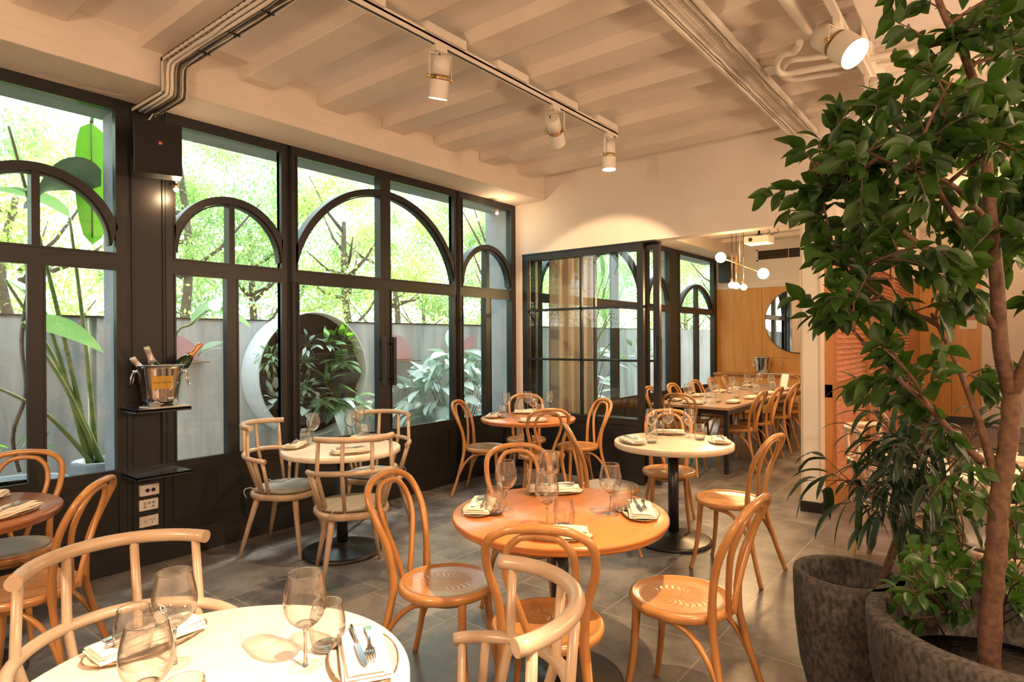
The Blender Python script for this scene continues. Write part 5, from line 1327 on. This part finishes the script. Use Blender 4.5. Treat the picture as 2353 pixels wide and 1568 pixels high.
m_ = MB(); q0 = ony(470, 716, 5.4)-G0_
bigleaf(m_, q0, (.9, -.25, .45), .55, .12, .5, .3, n_=12, cup=.3, shape=.6); bigleaf(m_, q0, (.8, -.2, .05), .42, .13, .6, -.5, n_=12, cup=.3, shape=.6); bigleaf(m_, ony(440, 745, 5.45)-G0_, (.5, -.1, .8), .32, .09, .3, .8, n_=10, cup=.3, shape=.6)
m_.build('leaves', M_fern, sp3, fix=False)
leafy(ony(455, 820, 5.6), 3, .22, .08, 'pale variegated leaf beside the champagne bottles outside', 42, M_silver, face_=Vector((.4, -.3, .2)), spread=.5, stem=.05)
# potted sapling at the left edge
sp_ = thing('potted_sapling', 'thin twisted sapling in a dark pot outside the left edge window', 'plant', ony(45, 1085, 5.3)); m_ = MB(); o3 = sp_.location
m_.tube(cat([(0, 0, -.0), ony(30, 1000, 5.3)-o3, ony(60, 900, 5.3)-o3, ony(50, 780, 5.3)-o3, ony(70, 640, 5.3)-o3], 6), .014, 7); m_.build('stem', M_barkout, sp_)
leafy(ony(40, 1060, 5.25), 9, .12, .05, 'small bright green plant at the bottom of the left edge window', 51, M_banana, face_=Vector((0, -.3, .6)))
gp = thing('garden_pot', 'wide dark trough outside the left edge window', 'pot', (ony(30, 1100, 5.3).x, 5.3, -.16)); MB().lathe([(0, 0), (.30, 0), (.33, .68), (.30, .68), (.30, .64), (0, .64)], 36).build('body', M_greypot, gp)
MB().lathe([(0, .645), (.30, .645)], 30).build('soil', M_soil, gp)
# strelitzia outside the dining room, seen through the screen glass
pB = Vector((7.85, 5.1, -.16))
def SX(u, v, y=5.1): return ony(u, v, y)
t_, q_ = strel(pB, [(SX(1385, 640), .5, .18, (-.2, 0, 1), 0), (SX(1410, 600), .55, .2, (.1, 0, 1), 0), (SX(1360, 700), .45, .18, (-.6, 0, .6), 0), (SX(1440, 740), .45, .2, (.7, -.2, .3), 0), (SX(1425, 690), .4, .18, (.4, 0, .8), 0), (SX(1400, 720), .4, .18, (-.4, -.2, .6), 0)],
            'upright strelitzia outside the dining room seen through the screen glass', M_greypot, .26, .70, 8)
q_['label'] = 'pale blue pot outside the dining room behind the screen glass'
sh = thing('silver_shrub', 'silvery shrub outside the dining room seen low through the screen glass', 'shrub', (9.0, 5.5, -.16)); r = random.Random(32); m_ = MB(); st = MB()
for i in range(60):
    a = r.uniform(0, 2*PI); h_ = r.uniform(.3, 1.5); rr_ = .6*r.random()**.5
    tip = Vector((math.cos(a)*rr_, math.sin(a)*rr_*.65, h_)); st.tube([(0, 0, 0), tip*.5+Vector((0, 0, .15)), tip], [.008, .005, .003], 5)
    bigleaf(m_, tip, Vector((math.cos(a)*.8, math.sin(a)*.5-.45, .2))+rvec(r)*.35, r.uniform(.22, .34), r.uniform(.09, .13), .35, r.uniform(-.7, .7))
m_.build('leaves', M_silver, sh, fix=False); st.build('stems', M_barkout, sh)
leafy((10.35, 5.2, .9), 14, .24, .11, 'broad dark leaf plant outside the far dining room window', 61, M_strel, spread=1.0, stem=.5, face_=Vector((0, -.2, 1)))

# ================================================================== INDOOR POTTED PLANTS
def pot(p, r_, h_, label, seg=64):
    t = thing('clay_pot', label, 'plant pot', p)
    prof = [(0, 0), (r_*.62, 0), (r_*.74, .03), (r_*.88, h_*.28), (r_*.97, h_*.6), (r_*1.0, h_*.9), (r_*1.0, h_-.012), (r_*.985, h_), (r_*.86, h_), (r_*.845, h_-.012), (r_*.83, h_-.20)]
    m_ = MB().lathe(prof+[(0, h_-.20)], seg); m_.build('body', M_pot, t)
    MB().lathe([(0, h_-.190), (r_*.828, h_-.195)], 40).build('soil', M_soil, t)
    return t
pot((2.83, .50, 0), .205, .52, 'smaller weathered dark clay pot left of the big tree pot')
pot((2.62, -.02, 0), .42, .52, 'very large weathered clay pot holding the ficus tree at the bottom right')
def fleaf(m, p, d, L_, W_, r, mi=0):
    bigleaf(m, p, d, L_, W_*1.2, r.uniform(.1, .7), r.uniform(-1.5, 1.5), n_=8, cup=r.uniform(.15, .5), shape=.85)
def branchy(m_tr, m_lf, a, b, r0, rnd_, L_, W_, dens=1.0, twl=.17, sub=True, leaves=6):
    "branch a->b with twigs carrying leaves"
    a = Vector(a); b = Vector(b); ln = (b-a).length; mid = a.lerp(b, .5)+rvec(rnd_)*ln*.06+Vector((0, 0, ln*.05)); P = cat([a, mid, b], 5)
    m_tr.tube(P, [r0*(1-.75*i/(len(P)-1)) for i in range(len(P))], 7)
    n_ = max(3, int(ln/.055*dens))
    for i in range(n_):
        t = .22+.78*(i+rnd_.random()*.6)/n_; t = min(t, 1); q = P[min(len(P)-1, int(t*(len(P)-1)))]
        d = ((b-a).normalized()*.55+rvec(rnd_)*.75+Vector((0, 0, .12))).normalized(); tl = twl*rnd_.uniform(.5, 1.15); e_ = q+d*tl
        m_tr.tube([q, q+d*tl*.5+Vector((0, 0, .008)), e_], [.0030, .0022, .0012], 5)
        for k_ in range(leaves):
            tt = .25+.75*(k_+.5)/leaves; pp = q+d*tl*tt; sd = d.cross(rvec(rnd_)).normalized()
            ld = (d*.7+sd*.8+Vector((0, 0, -.22))).normalized(); fleaf(m_lf, pp, ld, L_*rnd_.uniform(.75, 1.2), W_*rnd_.uniform(.8, 1.15), rnd_)
fc = thing('ficus_tree', 'tall leafy ficus tree in the large clay pot at the right of the photo', 'tree', (2.62, -.02, .33)); O_ = Vector(fc.location)
def FT(u, v, w_): return at(u, v, w_)-O_
trk = MB(); lf = MB(); rnd = random.Random(12)
W0 = 2.03
P = cat([Vector((-.06, .06, 0)), FT(2278, 1380, W0), FT(2290, 1260, W0), FT(2296, 1150, W0), FT(2318, 1000, W0), FT(2325, 905, W0)], 6)
trk.tube(P, [.034-.008*i/(len(P)-1)+.0022*math.sin(i*1.9) for i in range(len(P))], 14)
J = FT(2325, 905, W0)
limbs = [([J, FT(2300, 800, W0), FT(2290, 640, W0), FT(2275, 480, W0-.02), FT(2260, 300, W0), FT(2225, 150, W0), FT(2160, 10, W0+.02), FT(2130, -120, W0)], .026),
         ([J, FT(2348, 860, W0-.03), FT(2400, 720, W0-.10), FT(2440, 520, W0-.15), FT(2450, 300, W0-.18), FT(2420, 100, W0-.2)], .024),
         ([FT(2298, 1140, W0), FT(2262, 1010, W0+.03), FT(2235, 930, W0+.05), FT(2195, 830, W0+.08), FT(2140, 720, W0+.1)], .016),
         ([FT(2255, 1060, W0), FT(2200, 1010, W0-.02), FT(2130, 930, W0-.05), FT(2040, 850, W0-.08), FT(1960, 760, W0-.1)], .014),
         ([FT(2290, 760, W0), FT(2210, 650, W0), FT(2110, 560, W0+.02), FT(2000, 480, W0+.03), FT(1900, 425, W0+.05), FT(1860, 390, W0+.05)], .013),
         ([FT(2285, 620, W0), FT(2180, 480, W0+.08), FT(2100, 330, W0+.1), FT(2010, 230, W0+.12)], .012),
         ([FT(2280, 520, W0), FT(2180, 420, W0-.12), FT(2060, 380, W0-.18), FT(1950, 330, W0-.2)], .010),
         ([FT(2262, 320, W0), FT(2340, 200, W0+.1), FT(2400, 60, W0+.15)], .011),
         ([FT(2150, 740, W0+.1), FT(2050, 700, W0+.05), FT(1970, 640, W0), FT(1930, 610, W0)], .009)]
for P_, r0 in limbs:
    P = cat(P_, 6); trk.tube(P, [r0*(1-.7*i/(len(P)-1)) for i in range(len(P))], 9)
ends = []
def E(u, v, w_, n_): ends.append((u, v, w_, n_))
# branch tips: (u, v, depth) spread through the crown in three depth layers
tips = [(1872, 400, .05), (1892, 470, .02), (1910, 340, .12), (1935, 610, -.05), (1935, 520, .05), (1950, 740, -.06), (1950, 420, -.12), (2015, 300, .1), (2075, 200, .05), (1960, 690, -.12), (1990, 560, .12), (2010, 330, -.1), (2030, 800, -.12), (2050, 470, .18), (2060, 640, .05), (2080, 240, .2),
        (2090, 380, -.2), (2080, 880, .0), (2110, 120, .0), (2120, 560, -.22), (2150, 720, .15), (2150, 20, .1), (2170, 300, -.15), (2180, 440, .22), (2190, 180, -.2), (2200, 620, -.15), (2230, 60, -.1), (2230, 860, .12), (2240, 520, .25), (2260, 380, .2), (2270, 240, .18), (2290, 100, .25),
        (2330, 330, -.25), (2330, 30, .05), (2340, 560, .25), (2360, 160, -.2), (2370, 440, .1), (2390, 700, .0), (2400, 300, .2), (2420, 560, -.2), (2440, 120, .1), (2440, 400, .0), (2100, -60, .1), (2250, -80, .1), (2380, -60, -.1), (2480, 250, .1), (2500, 500, .0), (1925, 460, .1), (1960, 480, -.05), (2020, 700, .1)]
allj = [p for P_, r0 in limbs for p in cat(P_, 3)]
for (u, v, dw) in tips:
    b = FT(u, v, W0+dw*1.25)
    near = sorted(allj, key=lambda q: (q-b).length+max(0, (q.z-b.z))*.8)
    a = near[0]
    if (b-a).length < .10 and len(near) > 6: a = near[6]
    branchy(trk, lf, a, b, .0075, rnd, .080, .038, dens=1.6, leaves=7)
trk.build('trunk', M_bark, fc); lf.build('foliage', M_leafI, fc, fix=False)
# narrow-leaved plant in the small pot
nf_ = thing('narrow_leaf_plant', 'small tree with long narrow drooping dark leaves in the smaller clay pot', 'plant', (2.88, .44, .33)); O2 = Vector(nf_.location); trk = MB(); lf = MB(); rnd = random.Random(4)
def NT(u, v, w_): return at(u, v, w_)-O2
WN = 2.5
for k_, (pts) in enumerate([[Vector((0, 0, 0)), NT(2095, 1180, WN), NT(2120, 1080, WN), NT(2140, 960, WN)], [Vector((0, 0, 0)), NT(2080, 1190, WN), NT(2075, 1080, WN), NT(2040, 980, WN)], [Vector((.01, 0, 0)), NT(2070, 1230, WN), NT(2010, 1140, WN), NT(1930, 1100, WN-.05)], [Vector((.01, 0, 0)), NT(2110, 1160, WN), NT(2180, 1080, WN), NT(2230, 1030, WN)], [Vector((0, 0, 0)), NT(2090, 1150, WN), NT(2130, 1100, WN-.1), NT(2100, 1020, WN-.2)]]):
    P = cat(pts, 5); trk.tube(P, [.0075*(1-.6*i/(len(P)-1)) for i in range(len(P))], 7)
    for i in range(19):
        q = P[int(len(P)*(.45+.54*rnd.random()))]; d = (rvec(rnd)+Vector((-.05, .1, .15))); d = d.normalized(); tl = rnd.uniform(.05, .24); e_ = q+d*tl
        trk.tube([q, e_], [.0025, .0012], 5)
        for j in range(3):
            ld = (d+rvec(rnd)*.7+Vector((0, 0, -.15))).normalized(); bigleaf(lf, q+d*tl*rnd.uniform(.5, 1), ld, rnd.uniform(.13, .20), rnd.uniform(.019, .028), rnd.uniform(.6, 1.5), rnd.uniform(-.5, .5), n_=8, cup=.3, shape=.45)
trk.build('stem', M_bark, nf_); lf.build('foliage', M_leafD, nf_, fix=False)
# underplanting in the big pot
for i, (u, v, tu, tv, n_) in enumerate([(2200, 1440, 2120, 1290, 0), (2210, 1430, 2215, 1200, 0), (2240, 1440, 2190, 1330, 0), (2230, 1400, 2180, 1050, 0), (2330, 1420, 2340, 1180, 0), (2340, 1400, 2360, 1060, 0), (2170, 1460, 2110, 1370, 0), (2300, 1470, 2350, 1330, 0)]):
    lab = ['leaning over the rim', 'tall stem left of trunk', 'close left of trunk', 'thinnest, left of trunk', 'right of the trunk', 'at the photo edge', 'lowest at the left', 'low right of trunk'][i]
    b0 = onz(u, v, .335); t = thing('ficus_sapling', 'small bright green ficus sapling in the big pot, '+lab, 'plant', b0, 0, 'saplings in the big pot'); trk = MB(); lf = MB(); rnd = random.Random(60+i)
    e_ = at(tu, tv, 1.98+.05*(i % 3))-Vector(b0)
    branchy(trk, lf, (0, 0, 0), e_, .004, rnd, .062, .028, dens=.9, twl=.13, leaves=4)
    trk.build('stem', M_bark, t); lf.build('foliage', M_leafS, t, fix=False)
gs = thing('grass_tuft', 'few thin grass blades inside the smaller clay pot', 'plant', onz(1965, 1345, .335)); m_ = MB()
for d, L_ in (((-.9, .5, .6), .20), ((.9, -.4, .5), .16), ((.6, -.8, .3), .17), ((0, 0, 1), .16), ((.2, -.9, .2), .12)): bigleaf(m_, (0, 0, .05), d, L_, .010, .7, 0, n_=8, shape=.4)
m_.build('blades', M_leafS, gs, fix=False)
